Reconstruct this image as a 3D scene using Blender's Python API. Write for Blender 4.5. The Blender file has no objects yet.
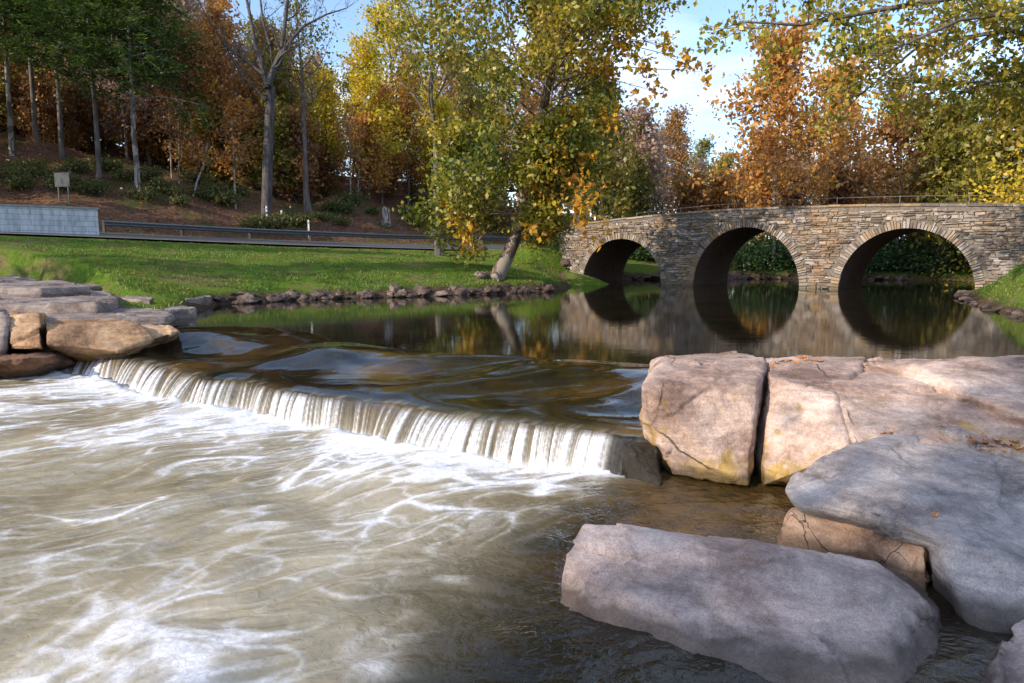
import bpy, bmesh, math, random
import numpy as np
from mathutils import Vector
R = math.radians
rs = np.random.RandomState(7)
random.seed(7)
scene = bpy.context.scene
COL = scene.collection

# ------------------------------------------------------------------ camera
FPX, CX, CY, HC = 720.0, 512.0, 341.5, 1.5
PITCH = R(6.85)
cd = bpy.data.cameras.new('camera')
cam = bpy.data.objects.new('camera', cd); COL.objects.link(cam)
cam.location = (0, 0, HC); cam.rotation_euler = (R(90) - PITCH, 0, 0)
cd.sensor_width = 36; cd.lens = 36 * FPX / 1024; cd.clip_end = 4000; cd.clip_start = 0.05
scene.camera = cam

def ray(px, py):
    x = (px - CX) / FPX; y = -(py - CY) / FPX
    c, s = math.cos(PITCH), math.sin(PITCH)
    return np.array([x, c + y * s, -s + y * c])
def P(px, py, z=None, Y=None):
    d = ray(px, py)
    t = (z - HC) / d[2] if Y is None else Y / d[1]
    return np.array([d[0] * t, d[1] * t, HC + d[2] * t])

# ------------------------------------------------------------------ numpy noise
def _hash(i, j, k, seed):
    with np.errstate(over='ignore'):
        h = (i.astype(np.uint32) * np.uint32(374761393) + j.astype(np.uint32) * np.uint32(668265263)
             + k.astype(np.uint32) * np.uint32(2147483647) + np.uint32(seed * 974711 + 12345))
        h = (h ^ (h >> np.uint32(13))) * np.uint32(1274126177)
        h = (h ^ (h >> np.uint32(16))) * np.uint32(2246822519)
        h = h ^ (h >> np.uint32(15))
    return h.astype(np.float64) / 4294967295.0
def vnoise(p, seed=0):
    p = np.asarray(p, float)
    if p.shape[-1] == 2: p = np.concatenate([p, np.zeros(p.shape[:-1] + (1,))], -1)
    f0 = np.floor(p); f = p - f0; f = f * f * (3 - 2 * f); b = f0.astype(np.int64) + 100000
    x, y, z = b[..., 0], b[..., 1], b[..., 2]; fx, fy, fz = f[..., 0], f[..., 1], f[..., 2]
    r = 0
    for a in (0, 1):
        for c in (0, 1):
            for d in (0, 1):
                w = (fx if a else 1 - fx) * (fy if c else 1 - fy) * (fz if d else 1 - fz)
                r = r + w * _hash(x + a, y + c, z + d, seed)
    return r * 2 - 1
def fbm(p, scale=1.0, octv=4, seed=0, gain=.5):
    p = np.asarray(p, float) * scale; r = 0; a = 1
    for o in range(octv):
        r = r + a * vnoise(p, seed + o * 17); p = p * 2.03 + 3.7; a *= gain
    return r
def sstep(a, b, x):
    t = np.clip((x - a) / (b - a), 0, 1); return t * t * (3 - 2 * t)

# ------------------------------------------------------------------ object helpers
def tag(o, label=None, cat=None, group=None, kind=None):
    if label: o['label'] = label
    if cat: o['category'] = cat
    if group: o['group'] = group
    if kind: o['kind'] = kind
    return o
def empty(name, loc=(0, 0, 0), rz=0):
    o = bpy.data.objects.new(name, None); COL.objects.link(o)
    o.location = Vector([float(v) for v in loc]); o.rotation_euler = (0, 0, rz); o.empty_display_size = .3
    return o
def link_mesh(name, me, mat, parent=None, loc=(0, 0, 0)):
    o = bpy.data.objects.new(name, me); COL.objects.link(o)
    o.location = Vector([float(v) for v in loc])
    if mat is not None: me.materials.append(mat)
    if parent is not None: o.parent = parent
    return o
def np_mesh(name, V, F, smooth=True):
    """V Nx3; F list of index arrays (each MxK)."""
    me = bpy.data.meshes.new(name)
    V = np.asarray(V, np.float32)
    if not isinstance(F, (list, tuple)): F = [F]
    F = [np.asarray(f, np.int32) for f in F if len(f)]
    me.vertices.add(len(V)); me.vertices.foreach_set('co', V.ravel())
    nl = sum(f.size for f in F); nf = sum(len(f) for f in F)
    me.loops.add(nl); me.polygons.add(nf)
    me.loops.foreach_set('vertex_index', np.concatenate([f.ravel() for f in F]))
    tot = np.concatenate([np.full(len(f), f.shape[1], np.int32) for f in F])
    st = np.zeros(nf, np.int32); st[1:] = np.cumsum(tot)[:-1]
    me.polygons.foreach_set('loop_start', st); me.polygons.foreach_set('loop_total', tot)
    me.polygons.foreach_set('use_smooth', np.full(nf, smooth, bool))
    me.update(calc_edges=True); me.validate()
    return me
def grid_faces(nu, nv):
    i = np.arange(nu - 1)[:, None] * nv + np.arange(nv - 1)[None, :]
    i = i.ravel(); return np.stack([i, i + nv, i + nv + 1, i + 1], 1)
def fattr(me, name, vals):
    a = me.attributes.new(name, 'FLOAT', 'POINT'); a.data.foreach_set('value', np.asarray(vals, np.float32).ravel())
class MB:
    def __init__(s): s.V = []; s.F = {}; s.n = 0
    def add(s, V, F):
        V = np.asarray(V, float).reshape(-1, 3); F = np.asarray(F, int)
        s.V.append(V); s.F.setdefault(F.shape[1], []).append(F + s.n); s.n += len(V)
    def box(s, c, size, ax=None):
        ax = np.eye(3) if ax is None else np.asarray(ax, float)
        h = np.array(size) / 2.0
        sg = np.array([[-1,-1,-1],[1,-1,-1],[1,1,-1],[-1,1,-1],[-1,-1,1],[1,-1,1],[1,1,1],[-1,1,1]])
        s.add(np.asarray(c) + (sg * h) @ ax, [[0,3,2,1],[4,5,6,7],[0,1,5,4],[1,2,6,5],[2,3,7,6],[3,0,4,7]])
    def tube(s, pts, rad, n=6, cap=True):
        pts = np.asarray(pts, float); m = len(pts); rad = np.broadcast_to(np.asarray(rad, float), (m,))
        t = np.gradient(pts, axis=0); t /= np.linalg.norm(t, axis=1)[:, None] + 1e-9
        ref = np.array([0.13, 0.21, 1.0]) if abs(t[0][2]) < .9 else np.array([1., .1, .05])
        a = np.cross(t, ref); a /= np.linalg.norm(a, axis=1)[:, None] + 1e-9; b = np.cross(t, a)
        th = np.arange(n) * 2 * math.pi / n
        V = pts[:, None, :] + rad[:, None, None] * (np.cos(th)[None, :, None] * a[:, None, :] + np.sin(th)[None, :, None] * b[:, None, :])
        i = np.arange(m - 1)[:, None] * n; j = np.arange(n)[None, :]; j2 = (j + 1) % n
        F = np.stack([(i + j), (i + n + j), (i + n + j2), (i + j2)], -1).reshape(-1, 4)
        s.add(V.reshape(-1, 3), F)
        if cap:
            s.add(V[-1], [list(range(n))]); s.add(V[0], [list(range(n))[::-1]])
    def mesh(s, name, smooth=False, origin=None):
        V = np.concatenate(s.V)
        if origin is not None: V = V - np.asarray(origin)
        return np_mesh(name, V, [np.concatenate(f) for f in s.F.values()], smooth)
    def build(s, name, mat, parent=None, smooth=False, loc=(0, 0, 0)):
        o = link_mesh(name, s.mesh(name, smooth, origin=loc), mat, parent, loc if parent is None else (0, 0, 0)); return o

# ------------------------------------------------------------------ material helpers
class NT:
    def __init__(s, name):
        s.m = bpy.data.materials.new(name); s.m.use_nodes = True; s.t = s.m.node_tree; s.t.nodes.clear()
        s.out = s.t.nodes.new('ShaderNodeOutputMaterial')
    def n(s, typ, **kw):
        nd = s.t.nodes.new(typ)
        for k, v in kw.items():
            if k.startswith('_'): setattr(nd, k[1:], v)
            else:
                inp = nd.inputs[int(k[1:])] if k[0] == 'i' and k[1:].isdigit() else nd.inputs[k.replace('__', ' ')]
                if isinstance(v, bpy.types.NodeSocket): s.t.links.new(v, inp)
                else: inp.default_value = v
        return nd
    def link(s, a, b): s.t.links.new(a, b)
    def pos(s): return s.n('ShaderNodeNewGeometry').outputs['Position']
    def objc(s): return s.n('ShaderNodeTexCoord').outputs['Object']
    def mapping(s, v, sc=(1, 1, 1), rot=(0, 0, 0)):
        m = s.n('ShaderNodeMapping'); m.inputs['Scale'].default_value = sc; m.inputs['Rotation'].default_value = rot
        s.link(v, m.inputs['Vector']); return m.outputs[0]
    def noise(s, v, scale, detail=4, rough=.55, dist=0):
        nd = s.n('ShaderNodeTexNoise', Scale=scale, Detail=detail, Roughness=rough, Distortion=dist)
        if v is not None: s.link(v, nd.inputs['Vector'])
        return nd.outputs[0]
    def ramp(s, f, stops, interp='LINEAR'):
        r = s.n('ShaderNodeValToRGB'); s.link(f, r.inputs[0]); cr = r.color_ramp; cr.interpolation = interp
        while len(cr.elements) > 1: cr.elements.remove(cr.elements[-1])
        cr.elements[0].position = stops[0][0]; cr.elements[0].color = (*stops[0][1], 1)
        for p, c in stops[1:]:
            e = cr.elements.new(p); e.color = (*c, 1)
        return r.outputs[0]
    def rng(s, f, a, b, c=0., d=1.):
        m = s.n('ShaderNodeMapRange'); s.link(f, m.inputs[0])
        for i, v in zip((1, 2, 3, 4), (a, b, c, d)): m.inputs[i].default_value = v
        return m.outputs[0]
    def math(s, op, a, b=None, clamp=False):
        m = s.n('ShaderNodeMath', _operation=op, _use_clamp=clamp)
        for i, v in enumerate((a, b)):
            if v is None: continue
            if isinstance(v, bpy.types.NodeSocket): s.link(v, m.inputs[i])
            else: m.inputs[i].default_value = v
        return m.outputs[0]
    def mix(s, f, a, b, mode='MIX'):
        m = s.n('ShaderNodeMix', _data_type='RGBA', _blend_type=mode)
        for i, v in ((0, f), (6, a), (7, b)):
            if isinstance(v, bpy.types.NodeSocket): s.link(v, m.inputs[i])
            elif i == 0: m.inputs[0].default_value = v
            else: m.inputs[i].default_value = (*v, 1)
        return m.outputs[2]
    def bump(s, h, strength=.5, dist=.05, prev=None):
        b = s.n('ShaderNodeBump', Strength=strength, Distance=dist); s.link(h, b.inputs['Height'])
        if prev is not None: s.link(prev, b.inputs['Normal'])
        return b.outputs[0]
    def bsdf(s, col, rough=.8, normal=None, spec=.3, **kw):
        b = s.n('ShaderNodeBsdfPrincipled')
        for k, v in (('Base Color', col), ('Roughness', rough), ('Specular IOR Level', spec)):
            if isinstance(v, bpy.types.NodeSocket): s.link(v, b.inputs[k])
            elif k == 'Base Color': b.inputs[k].default_value = (*v, 1)
            else: b.inputs[k].default_value = v
        if normal is not None: s.link(normal, b.inputs['Normal'])
        for k, v in kw.items(): b.inputs[k].default_value = v
        return b.outputs[0]
    def done(s, sh): s.link(sh, s.out.inputs[0]); return s.m

def leaf_mat(name, cols, transl=.35, clump=.35, green=None):
    t = NT(name)
    g = t.n('ShaderNodeNewGeometry'); rnd = g.outputs['Random Per Island']
    ob = t.n('ShaderNodeObjectInfo').outputs['Random']
    ns = t.noise(t.objc(), clump, 2, .5)
    f = t.math('ADD', t.math('MULTIPLY', rnd, .42), t.math('MULTIPLY', t.rng(ns, .3, .7), .46))
    f = t.math('ADD', f, t.math('MULTIPLY', ob, .12))
    n = len(cols); c = t.ramp(f, [(i / (n - 1) * .9 + .05, c) for i, c in enumerate(cols)])
    v = t.noise(g.outputs['Position'], 3.1, 2, .5)
    c = t.mix(.55, c, t.ramp(v, [(.3, (.35, .35, .35)), (.7, (1.25, 1.25, 1.25))]), 'MULTIPLY')
    d = t.n('ShaderNodeBsdfDiffuse', Color=c); tr = t.n('ShaderNodeBsdfTranslucent', Color=c)
    m = t.n('ShaderNodeMixShader', i0=transl, i1=d.outputs[0], i2=tr.outputs[0])
    gl = t.n('ShaderNodeBsdfGlossy', Roughness=.45, Color=(1, 1, 1, 1))
    m2 = t.n('ShaderNodeMixShader', i0=.03, i1=m.outputs[0], i2=gl.outputs[0])
    return t.done(m2.outputs[0])

def bark_mat(name, a, b, patch=None, scale=6):
    t = NT(name); o = t.objc()
    n1 = t.noise(t.mapping(o, (scale, scale, scale * .18)), 1.0, 5, .6)
    c = t.ramp(n1, [(.35, a), (.65, b)])
    if patch:
        n2 = t.noise(t.mapping(o, (2.2, 2.2, 1.1)), 1.0, 3, .5, 1.2)
        c = t.mix(t.ramp(n2, [(.47, (0, 0, 0)), (.53, (1, 1, 1))]), c, patch)
    return t.done(t.bsdf(c, .9, t.bump(n1, .6, .03), .1))

def rock_mat(name, cols, wet=None, tscale=1.0, lichen=None, warm=None, strata=0, cracks=0):
    t = NT(name); p = t.pos()
    big = t.noise(p, 1.3 * tscale, 5, .6, .4); fine = t.noise(p, 19 * tscale, 9, .75)
    grain = t.noise(p, 90 * tscale, 3, .7)
    f = t.math('ADD', t.math('MULTIPLY', big, .6), t.math('MULTIPLY', fine, .4))
    n = len(cols); c = t.ramp(f, [(.38 + .24 * i / (n - 1), col) for i, col in enumerate(cols)])
    c = t.mix(.5, c, t.ramp(grain, [(.32, (.45, .45, .45)), (.5, (1, 1, 1)), (.7, (1.45, 1.45, 1.45))]), 'MULTIPLY')
    if lichen:
        s = t.n('ShaderNodeSeparateXYZ', Vector=p)
        ln = t.noise(p, 3.2, 5, .65, .5)
        low = t.rng(s.outputs[2], .45, -.35, -.12, .16)
        m = t.rng(t.math('ADD', ln, low), .56, .68)
        c = t.mix(t.math('MULTIPLY', m, .8), c, lichen)
    c = t.mix(.85, c, t.ramp(t.noise(p, 2.6 * tscale, 6, .7, 1.0), [(.34, (.58, .56, .54)), (.5, (.96, .96, .96)), (.66, (1.22, 1.2, 1.18))]), 'MULTIPLY')
    # pale crusty spots
    vo = t.n('ShaderNodeTexVoronoi', Scale=16.0 * tscale); t.link(p, vo.inputs['Vector'])
    sp = t.math('MULTIPLY', t.rng(vo.outputs[0], .16, .08), t.rng(t.noise(p, 2.3, 2), .55, .66))
    c = t.mix(t.math('MULTIPLY', sp, .5), c, (.62, .60, .58))
    h = t.math('ADD', t.math('MULTIPLY', fine, .7), t.math('MULTIPLY', grain, .25))
    if strata:
        st = t.noise(t.mapping(p, (1.5, 1.5, 16), (R(12), R(-8), 0)), 1.6, 4, .6)
        h = t.math('ADD', h, t.math('MULTIPLY', st, strata))
        c = t.mix(.6, c, t.ramp(st, [(.35, (.62, .62, .62)), (.6, (1.1, 1.1, 1.1))]), 'MULTIPLY')
    if cracks:
        cv = t.n('ShaderNodeTexVoronoi', Scale=cracks, _feature='DISTANCE_TO_EDGE')
        wv = t.n('ShaderNodeMixRGB', _blend_type='ADD', Fac=.25, Color1=t.mapping(p, (1.3, .6, .9), (0, .2, .5)), Color2=t.n('ShaderNodeTexNoise', Vector=p, Scale=2.2, Detail=4.0).outputs[1])
        t.link(wv.outputs[0], cv.inputs['Vector'])
        ck = t.rng(cv.outputs[0], .0, .006); br = t.rng(t.noise(p, 1.7, 2), .42, .55)
        ck = t.math('MAXIMUM', ck, t.math('SUBTRACT', 1., br))
        c = t.mix(ck, (.05, .04, .035), c); h = t.math('ADD', h, t.math('MULTIPLY', ck, 1.2))
    rough = .82
    if wet is not None:
        s2 = t.n('ShaderNodeSeparateXYZ', Vector=p)
        e = t.math('ADD', s2.outputs[2], t.math('MULTIPLY', t.math('SUBTRACT', t.noise(p, 7, 3), .5), .09))
        w = t.rng(e, wet + .05, wet - .01)
        c = t.mix(w, c, t.mix(.75, c, (.03, .022, .014)))
        rough = t.rng(w, 0, 1, .82, .28)
    return t.done(t.bsdf(c, rough, t.bump(h, .75, .04), .3))

# ------------------------------------------------------------------ palette
M = {}
GRN, OLV, YEL, GLD, ORG, RST, BRN = (.06,.115,.014), (.14,.16,.02), (.55,.43,.03), (.68,.37,.02), (.60,.27,.035), (.38,.17,.05), (.16,.08,.035)
M['leaf_sycamore'] = leaf_mat('leaf_sycamore', [(.045,.075,.012), (.10,.145,.018), (.20,.21,.022), (.34,.30,.03), (.55,.38,.04), (.56,.27,.05)], .4, .28)
M['leaf_syc_orange'] = leaf_mat('leaf_syc_orange', [(.2,.22,.02), YEL, GLD, ORG, (.55,.18,.06)], .4, .5)
M['leaf_hemlock'] = leaf_mat('leaf_hemlock', [(.03,.065,.016), (.055,.11,.022), (.11,.17,.03), (.21,.23,.04)], .35, .5)
M['leaf_yellow'] = leaf_mat('leaf_yellow', [(.38,.38,.03), (.62,.52,.03), (.80,.58,.03), (.85,.48,.03)], .5, .4)
M['leaf_orange'] = leaf_mat('leaf_orange', [(.30,.14,.045), (.48,.22,.06), (.62,.30,.07), (.70,.40,.08), (.62,.44,.08)], .45, .4)
M['leaf_olive'] = leaf_mat('leaf_olive', [(.09,.11,.025), (.19,.19,.03), (.34,.29,.045), (.46,.29,.05)], .45, .4)
M['leaf_rust'] = leaf_mat('leaf_rust', [(.16,.085,.04), (.32,.16,.06), (.46,.24,.07), (.44,.31,.08)], .45, .4)
M['leaf_pale_haze'] = leaf_mat('leaf_pale_haze', [(.30,.21,.17), (.44,.30,.23), (.52,.38,.28), (.38,.33,.24)], .45, .3)  # pale tones painted in for the haze over distant trees
M['leaf_overhang'] = leaf_mat('leaf_overhang', [(.08,.11,.018), (.19,.22,.025), (.40,.35,.035), (.64,.42,.07), (.66,.30,.08)], .45, .5)
M['leaf_bush'] = leaf_mat('leaf_bush', [(.018,.05,.012), (.035,.085,.018), (.06,.12,.022)], .25, 1.0)
M['leaf_under'] = leaf_mat('leaf_under', [(.05,.06,.02), (.08,.11,.02), (.15,.15,.03), (.13,.06,.03)], .25, .6)
M['bark_grey'] = bark_mat('bark_grey', (.075,.064,.058), (.19,.168,.155))
M['bark_mid'] = bark_mat('bark_mid', (.055,.048,.05), (.13,.115,.115))
M['bark_dark'] = bark_mat('bark_dark', (.035,.028,.024), (.10,.08,.065))
M['bark_pale'] = bark_mat('bark_pale', (.20,.18,.165), (.42,.39,.365), (.11,.095,.08), 4)
M['bark_sycamore'] = bark_mat('bark_sycamore', (.065,.045,.035), (.14,.10,.08), (.24,.205,.17), 5)
M['rock_big'] = rock_mat('rock_big', [(.26,.165,.13), (.44,.305,.245), (.57,.42,.35), (.68,.54,.47)], -.38, lichen=(.42,.27,.05), cracks=.45, strata=.35)
M['rock_left'] = rock_mat('rock_left', [(.22,.12,.07), (.48,.29,.16), (.60,.42,.27)], -.34, lichen=(.40,.21,.05), strata=.5)
M['rock_wedge'] = rock_mat('rock_wedge', [(.24,.13,.08), (.50,.31,.20), (.58,.40,.28)], -.36, strata=.4, cracks=1.8)
M['rock_grey'] = rock_mat('rock_grey', [(.23,.19,.18), (.40,.345,.33), (.55,.485,.46)], -.36, strata=.9)
M['rock_mauve'] = rock_mat('rock_mauve', [(.31,.22,.195), (.48,.37,.335), (.62,.50,.455)], -.36, strata=.25)
M['rock_slab'] = rock_mat('rock_slab', [(.16,.12,.105), (.28,.225,.20), (.38,.315,.285)], -.36, strata=.8)
M['rock_bank'] = rock_mat('rock_bank', [(.035,.024,.02), (.10,.068,.055), (.24,.18,.15)], .03)
M['rock_dark_gap'] = rock_mat('rock_dark_gap', [(.012,.010,.008), (.028,.022,.016), (.05,.04,.03)], .3)  # near black, so the gap at the fall's end reads dark
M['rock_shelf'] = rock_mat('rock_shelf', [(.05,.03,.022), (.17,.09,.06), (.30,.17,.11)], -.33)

# ------------------------------------------------------------------ river layout (metres, camera at the origin looking +Y)
BA = math.atan(.8); BD = np.array([math.cos(BA), -math.sin(BA)]); BN = np.array([math.sin(BA), math.cos(BA)])  # along, through
B0 = np.array([3.94, 40.0])
def bxy(t, w=0): return B0 + BD * t + BN * w
LIP = [(60,346),(104,351),(148,358),(177,366),(230,375),(283,385),(335,394),(388,400),(435,407),(482,413),(529,419),(570,423),(614,428),(660,434)]
BAS = [(50,372),(92,378),(136,391),(195,404),(240,411),(277,419),(335,430),(388,443),(435,451),(494,461),(558,467),(611,470),(660,472)]
Lw = np.array([P(x, y, -.15) for x, y in LIP])[:, :2]
Bw = np.array([P(x, y, -.43) for x, y in BAS])[:, :2]
ZL = -.44
def resample(pts, n):
    d = np.r_[0, np.cumsum(np.linalg.norm(np.diff(pts, axis=0), axis=1))]; u = np.linspace(0, d[-1], n)
    return np.stack([np.interp(u, d, pts[:, i]) for i in range(pts.shape[1])], 1)
def smooth1(a, k):
    for _ in range(k):
        b = a.copy(); b[1:-1] = (a[:-2] + 2 * a[1:-1] + a[2:]) / 4; a = b
    return a
NS = 1000
Lc = smooth1(resample(Lw, NS), 300); Bc = smooth1(resample(Bw, NS), 300)
CN = np.array([-.56, -.83])     # downstream direction
Uc = Lc - CN * (2.9 + .3 * np.sin(np.linspace(0, 9, NS)))[:, None]
Uc = smooth1(Uc, 400)
DAMR = [np.array([3.4, 6.9]), np.array([6.6, 6.6]), np.array([9.0, 7.0])]
leftb = [P(100, 336, 0)[:2], P(150, 327, 0)[:2], P(185, 316, 0)[:2], P(215, 305, 0)[:2], P(300, 300, 0)[:2], P(400, 297, 0)[:2], P(480, 294.5, 0)[:2], P(548, 291.5, 0)[:2], P(572, 287, 0)[:2]]
leftb += [bxy(-.6, -1.5), bxy(-.2, 0), bxy(-.2, 4.3), bxy(.5, 5.3), np.array([14., 46.]), np.array([24., 43.5]), np.array([45., 34.]), np.array([90., 16.])]
rightb = [np.array([90., 2.]), np.array([45., 20.]), bxy(19.3, 6), bxy(18.7, 4.3), bxy(18.7, 0), P(962, 293, 0)[:2], P(975, 303, 0)[:2], P(1000, 311, 0)[:2], P(1030, 319, 0)[:2], np.array([12.6, 13.]), np.array([10., 9.])]
upper = np.array(leftb + rightb + DAMR[::-1] + list(Lc[::-60]))
lower = np.array([Lc[0] + [0, .3], np.array([-8.6, 12.1]), np.array([-13, 12.]), np.array([-17, 6.]), np.array([-15, -12.]), np.array([6.5, -12.]), np.array([6.8, 6.6]), np.array([3.4, 6.9])] + list(Lc[::-60]))
def polydist(p, poly, closed=True):
    best = np.full(len(p), 1e9); n = len(poly)
    for i in range(n if closed else n - 1):
        a = poly[i]; b = poly[(i + 1) % n]; ab = b - a
        t = np.clip(((p - a) @ ab) / (ab @ ab + 1e-9), 0, 1)
        best = np.minimum(best, np.linalg.norm(p - a - t[:, None] * ab, axis=1))
    return best
def inside(p, poly):
    r = np.zeros(len(p), bool); n = len(poly); j = n - 1
    for i in range(n):
        a, b = poly[i], poly[j]
        c = ((a[1] > p[:, 1]) != (b[1] > p[:, 1])) & (p[:, 0] < (b[0] - a[0]) * (p[:, 1] - a[1]) / (b[1] - a[1] + 1e-12) + a[0])
        r ^= c; j = i
    return r
road = np.array([[-120., -20.], [-60., 13.5], [-23.5, 33.], [-14., 40.], [-5.5, 47.5], [2., 56.], [12., 72.], [20., 100.], [22., 160.]])
road_z = np.array([5.0, 3.4, 2.55, 2.15, 1.95, 2.0, 2.3, 3.0, 4.0])
def road_info(p):
    best = np.full(len(p), 1e9); z = np.zeros(len(p)); side = np.zeros(len(p))
    for i in range(len(road) - 1):
        a, b = road[i], road[i + 1]; ab = b - a
        t = np.clip(((p - a) @ ab) / (ab @ ab), 0, 1); q = p - a - t[:, None] * ab
        d = np.linalg.norm(q, axis=1); m = d < best
        best[m] = d[m]; z[m] = (road_z[i] + (road_z[i + 1] - road_z[i]) * t)[m]; side[m] = (ab[0] * q[:, 1] - ab[1] * q[:, 0])[m]
    return best, z, np.sign(side)
LB, RB = np.array(leftb), np.array(rightb)
lowl = lower[:5]
SLZ = np.array([P(-190,276,.75)[:2], P(30,277,.75)[:2], P(98,284,.6)[:2], P(122,296,.42)[:2], P(160,303,.3)[:2], P(200,318,.1)[:2], P(-190,330,.3)[:2]])
def height(p):
    p = np.asarray(p, float).reshape(-1, 2)
    iu, il = inside(p, upper), inside(p, lower)
    du, dl = polydist(p, upper), polydist(p, lower)
    d = np.minimum(du, dl); wat = iu | il
    dL = np.minimum(polydist(p, LB, False), polydist(p, lowl, False)); dR = polydist(p, RB, False)
    rd, rz, sd = road_info(p)
    n1 = fbm(p, .16, 3, 5); n2 = fbm(p, 1.1, 3, 9)
    # left lawn
    zb = .10 + .22 * sstep(0, .5, d) + .35 * sstep(.3, 4, d)
    u = d / (d + np.maximum(rd - 4.5, 0) + 1e-6)
    rz = rz + .06 * sd * np.minimum(rd, 4.5)
    lawn = zb * (1 - u) + rz * u + n1 * .08 * (1 - u) + n2 * .02
    s = np.maximum(rd - 5.0, 0)
    fall = sstep(30, -8, p[:, 0] - .12 * p[:, 1])          # high hill on the left only
    hill = rz + (.34 * s * sstep(0, 6, s) - .0012 * s * s * 2) * (.28 + .72 * fall)
    hill = np.minimum(hill, rz + 7 + 13 * fall) + n1 * .9 * sstep(0, 10, s) + n2 * .12 * sstep(0, 3, s)
    left = np.where((sd > 0) & (rd > 4.5), hill, lawn)
    # right bank
    right = .06 + .55 * sstep(0, 1.6, d) + 1.0 * sstep(1.5, 12, d) + 7 * sstep(15, 90, d) + n1 * .25 * sstep(1, 6, d) + n2 * .03
    w = sstep(.42, .58, dL / (dL + dR + 1e-6))
    z = left * (1 - w) + right * w
    # gravel bar before the first arch
    gb = np.exp(-(((p - (bxy(1.6, -1.6))) @ BD / 3.3) ** 2 + ((p - bxy(1.6, -1.6)) @ BN / 1.2) ** 2)) * .55
    zin = -.04 - np.minimum(du * .35, .9)
    zin = np.where(il, -1.25, zin)
    nearw = polydist(p, Lc[::40], False); zin = np.where(iu & (nearw < 3.9), np.minimum(zin, -.95), zin)
    zin = np.where(iu, np.maximum(zin, zin * .4 + gb * 1.0 - .16 * (gb > .05)) if False else zin + gb * 1.75, zin)
    z = np.where(wat, zin, z)
    # low ground under the boulder group
    m = (p[:, 0] > 1) & (p[:, 0] < 9) & (p[:, 1] < 10) & (~iu)
    z = np.where(m, np.minimum(z, -.7), z)
    m2 = (p[:, 0] < -5) & (p[:, 1] < 15) & (~wat) & (d < 3)
    z = np.where(m2, np.minimum(z, -.12 + .1 * n2 + d * .1), z)
    sz = inside(p, SLZ); z = np.where(sz & ~wat, np.minimum(z, .16 + .30 * sstep(14, 21, p[:, 1])), z)
    kc = np.array([17.2, 20.8]); kd = np.linalg.norm((p - kc) / [3.4, 3.6], axis=1)
    z = np.where((~wat) & (p[:, 0] > 10), z + .95 * np.exp(-kd ** 2) * sstep(0, 1.2, d), z)
    for c_, rr0, hh0 in ((bxy(-4.2, 3.2), 3.4, 1.5), (bxy(-2.4, .1), 2.2, 1.9), (bxy(27.5, 2.2), 3.5, 2.2)):
        g_ = np.exp(-(np.linalg.norm(p - c_, axis=1) / rr0) ** 2.4); z = np.where(~wat, z + (np.maximum(hh0 + .7 - z, 0)) * g_ * sstep(.2, 2.2, d), z)
    return z
def hz(x, y): return float(height([[x, y]])[0])

# ------------------------------------------------------------------ ground sheet
def axis(segs):
    out = []
    for a, b, s in segs: out += list(np.arange(a, b, s))
    return np.array(out)
gx = axis([(-1500, -300, 150), (-300, -60, 6), (-60, -24, .8), (-24, 22, .28), (22, 60, .8), (60, 300, 6), (300, 1501, 150)])
gy = axis([(-600, -60, 60), (-60, -14, 4), (-14, 48, .28), (48, 90, .8), (90, 300, 6), (300, 2001, 170)])
GX, GY = np.meshgrid(gx, gy, indexing='ij'); gp = np.stack([GX.ravel(), GY.ravel()], 1)
gz = height(gp)
me = np_mesh('ground', np.c_[gp, gz], grid_faces(len(gx), len(gy)))
rd_, rz_, sd_ = road_info(gp)
leftside = (polydist(gp, LB, False) < polydist(gp, RB, False)) | (gp[:, 0] < -5)
fattr(me, 'wood', np.where((sd_ > 0) & leftside, sstep(5.2, 7.5, rd_ + fbm(gp, .5, 2, 3) * 1.0), 0) + np.where(~leftside, sstep(5, 14, polydist(gp, RB, False)), 0))
fattr(me, 'shore', sstep(.55, .12, np.minimum(polydist(gp, upper), polydist(gp, lower)) + fbm(gp, 1.3, 2, 8) * .15) )
t = NT('ground_mat'); p = t.pos()
wd = t.n('ShaderNodeAttribute', _attribute_name='wood').outputs['Fac']; sh = t.n('ShaderNodeAttribute', _attribute_name='shore').outputs['Fac']
g1 = t.noise(p, .35, 4, .6); g2 = t.noise(p, 9, 6, .75)
gc = t.mix(g1, (.075, .15, .018), (.15, .22, .03)); gc = t.mix(t.rng(t.noise(p, .55, 5, .7, .6), .48, .62), gc, (.20, .16, .07))
gc = t.mix(.7, gc, t.ramp(g2, [(.3, (.4, .4, .4)), (.7, (1.4, 1.4, 1.4))]), 'MULTIPLY')
lv = t.n('ShaderNodeTexVoronoi', Scale=6.0); t.link(p, lv.inputs['Vector'])
gc = t.mix(t.math('MULTIPLY', t.rng(lv.outputs[0], .22, .14), t.rng(t.noise(p, .5, 3), .5, .62)), gc, (.36, .19, .06))
wc = t.ramp(t.noise(p, 5, 8, .75), [(.3, (.045, .026, .018)), (.5, (.14, .075, .05)), (.7, (.28, .16, .10))])
wc = t.mix(t.rng(t.noise(p, .28, 4, .6), .5, .66), wc, (.06, .07, .022))
sc = t.ramp(t.noise(p, 6, 7, .7), [(.3, (.025, .016, .011)), (.7, (.15, .10, .07))])
c = t.mix(wd, gc, wc); c = t.mix(sh, c, sc)
ground = link_mesh('ground', me, t.done(t.bsdf(c, .95, t.bump(g2, .8, .08), .05))); tag(ground, kind='structure')

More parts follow.
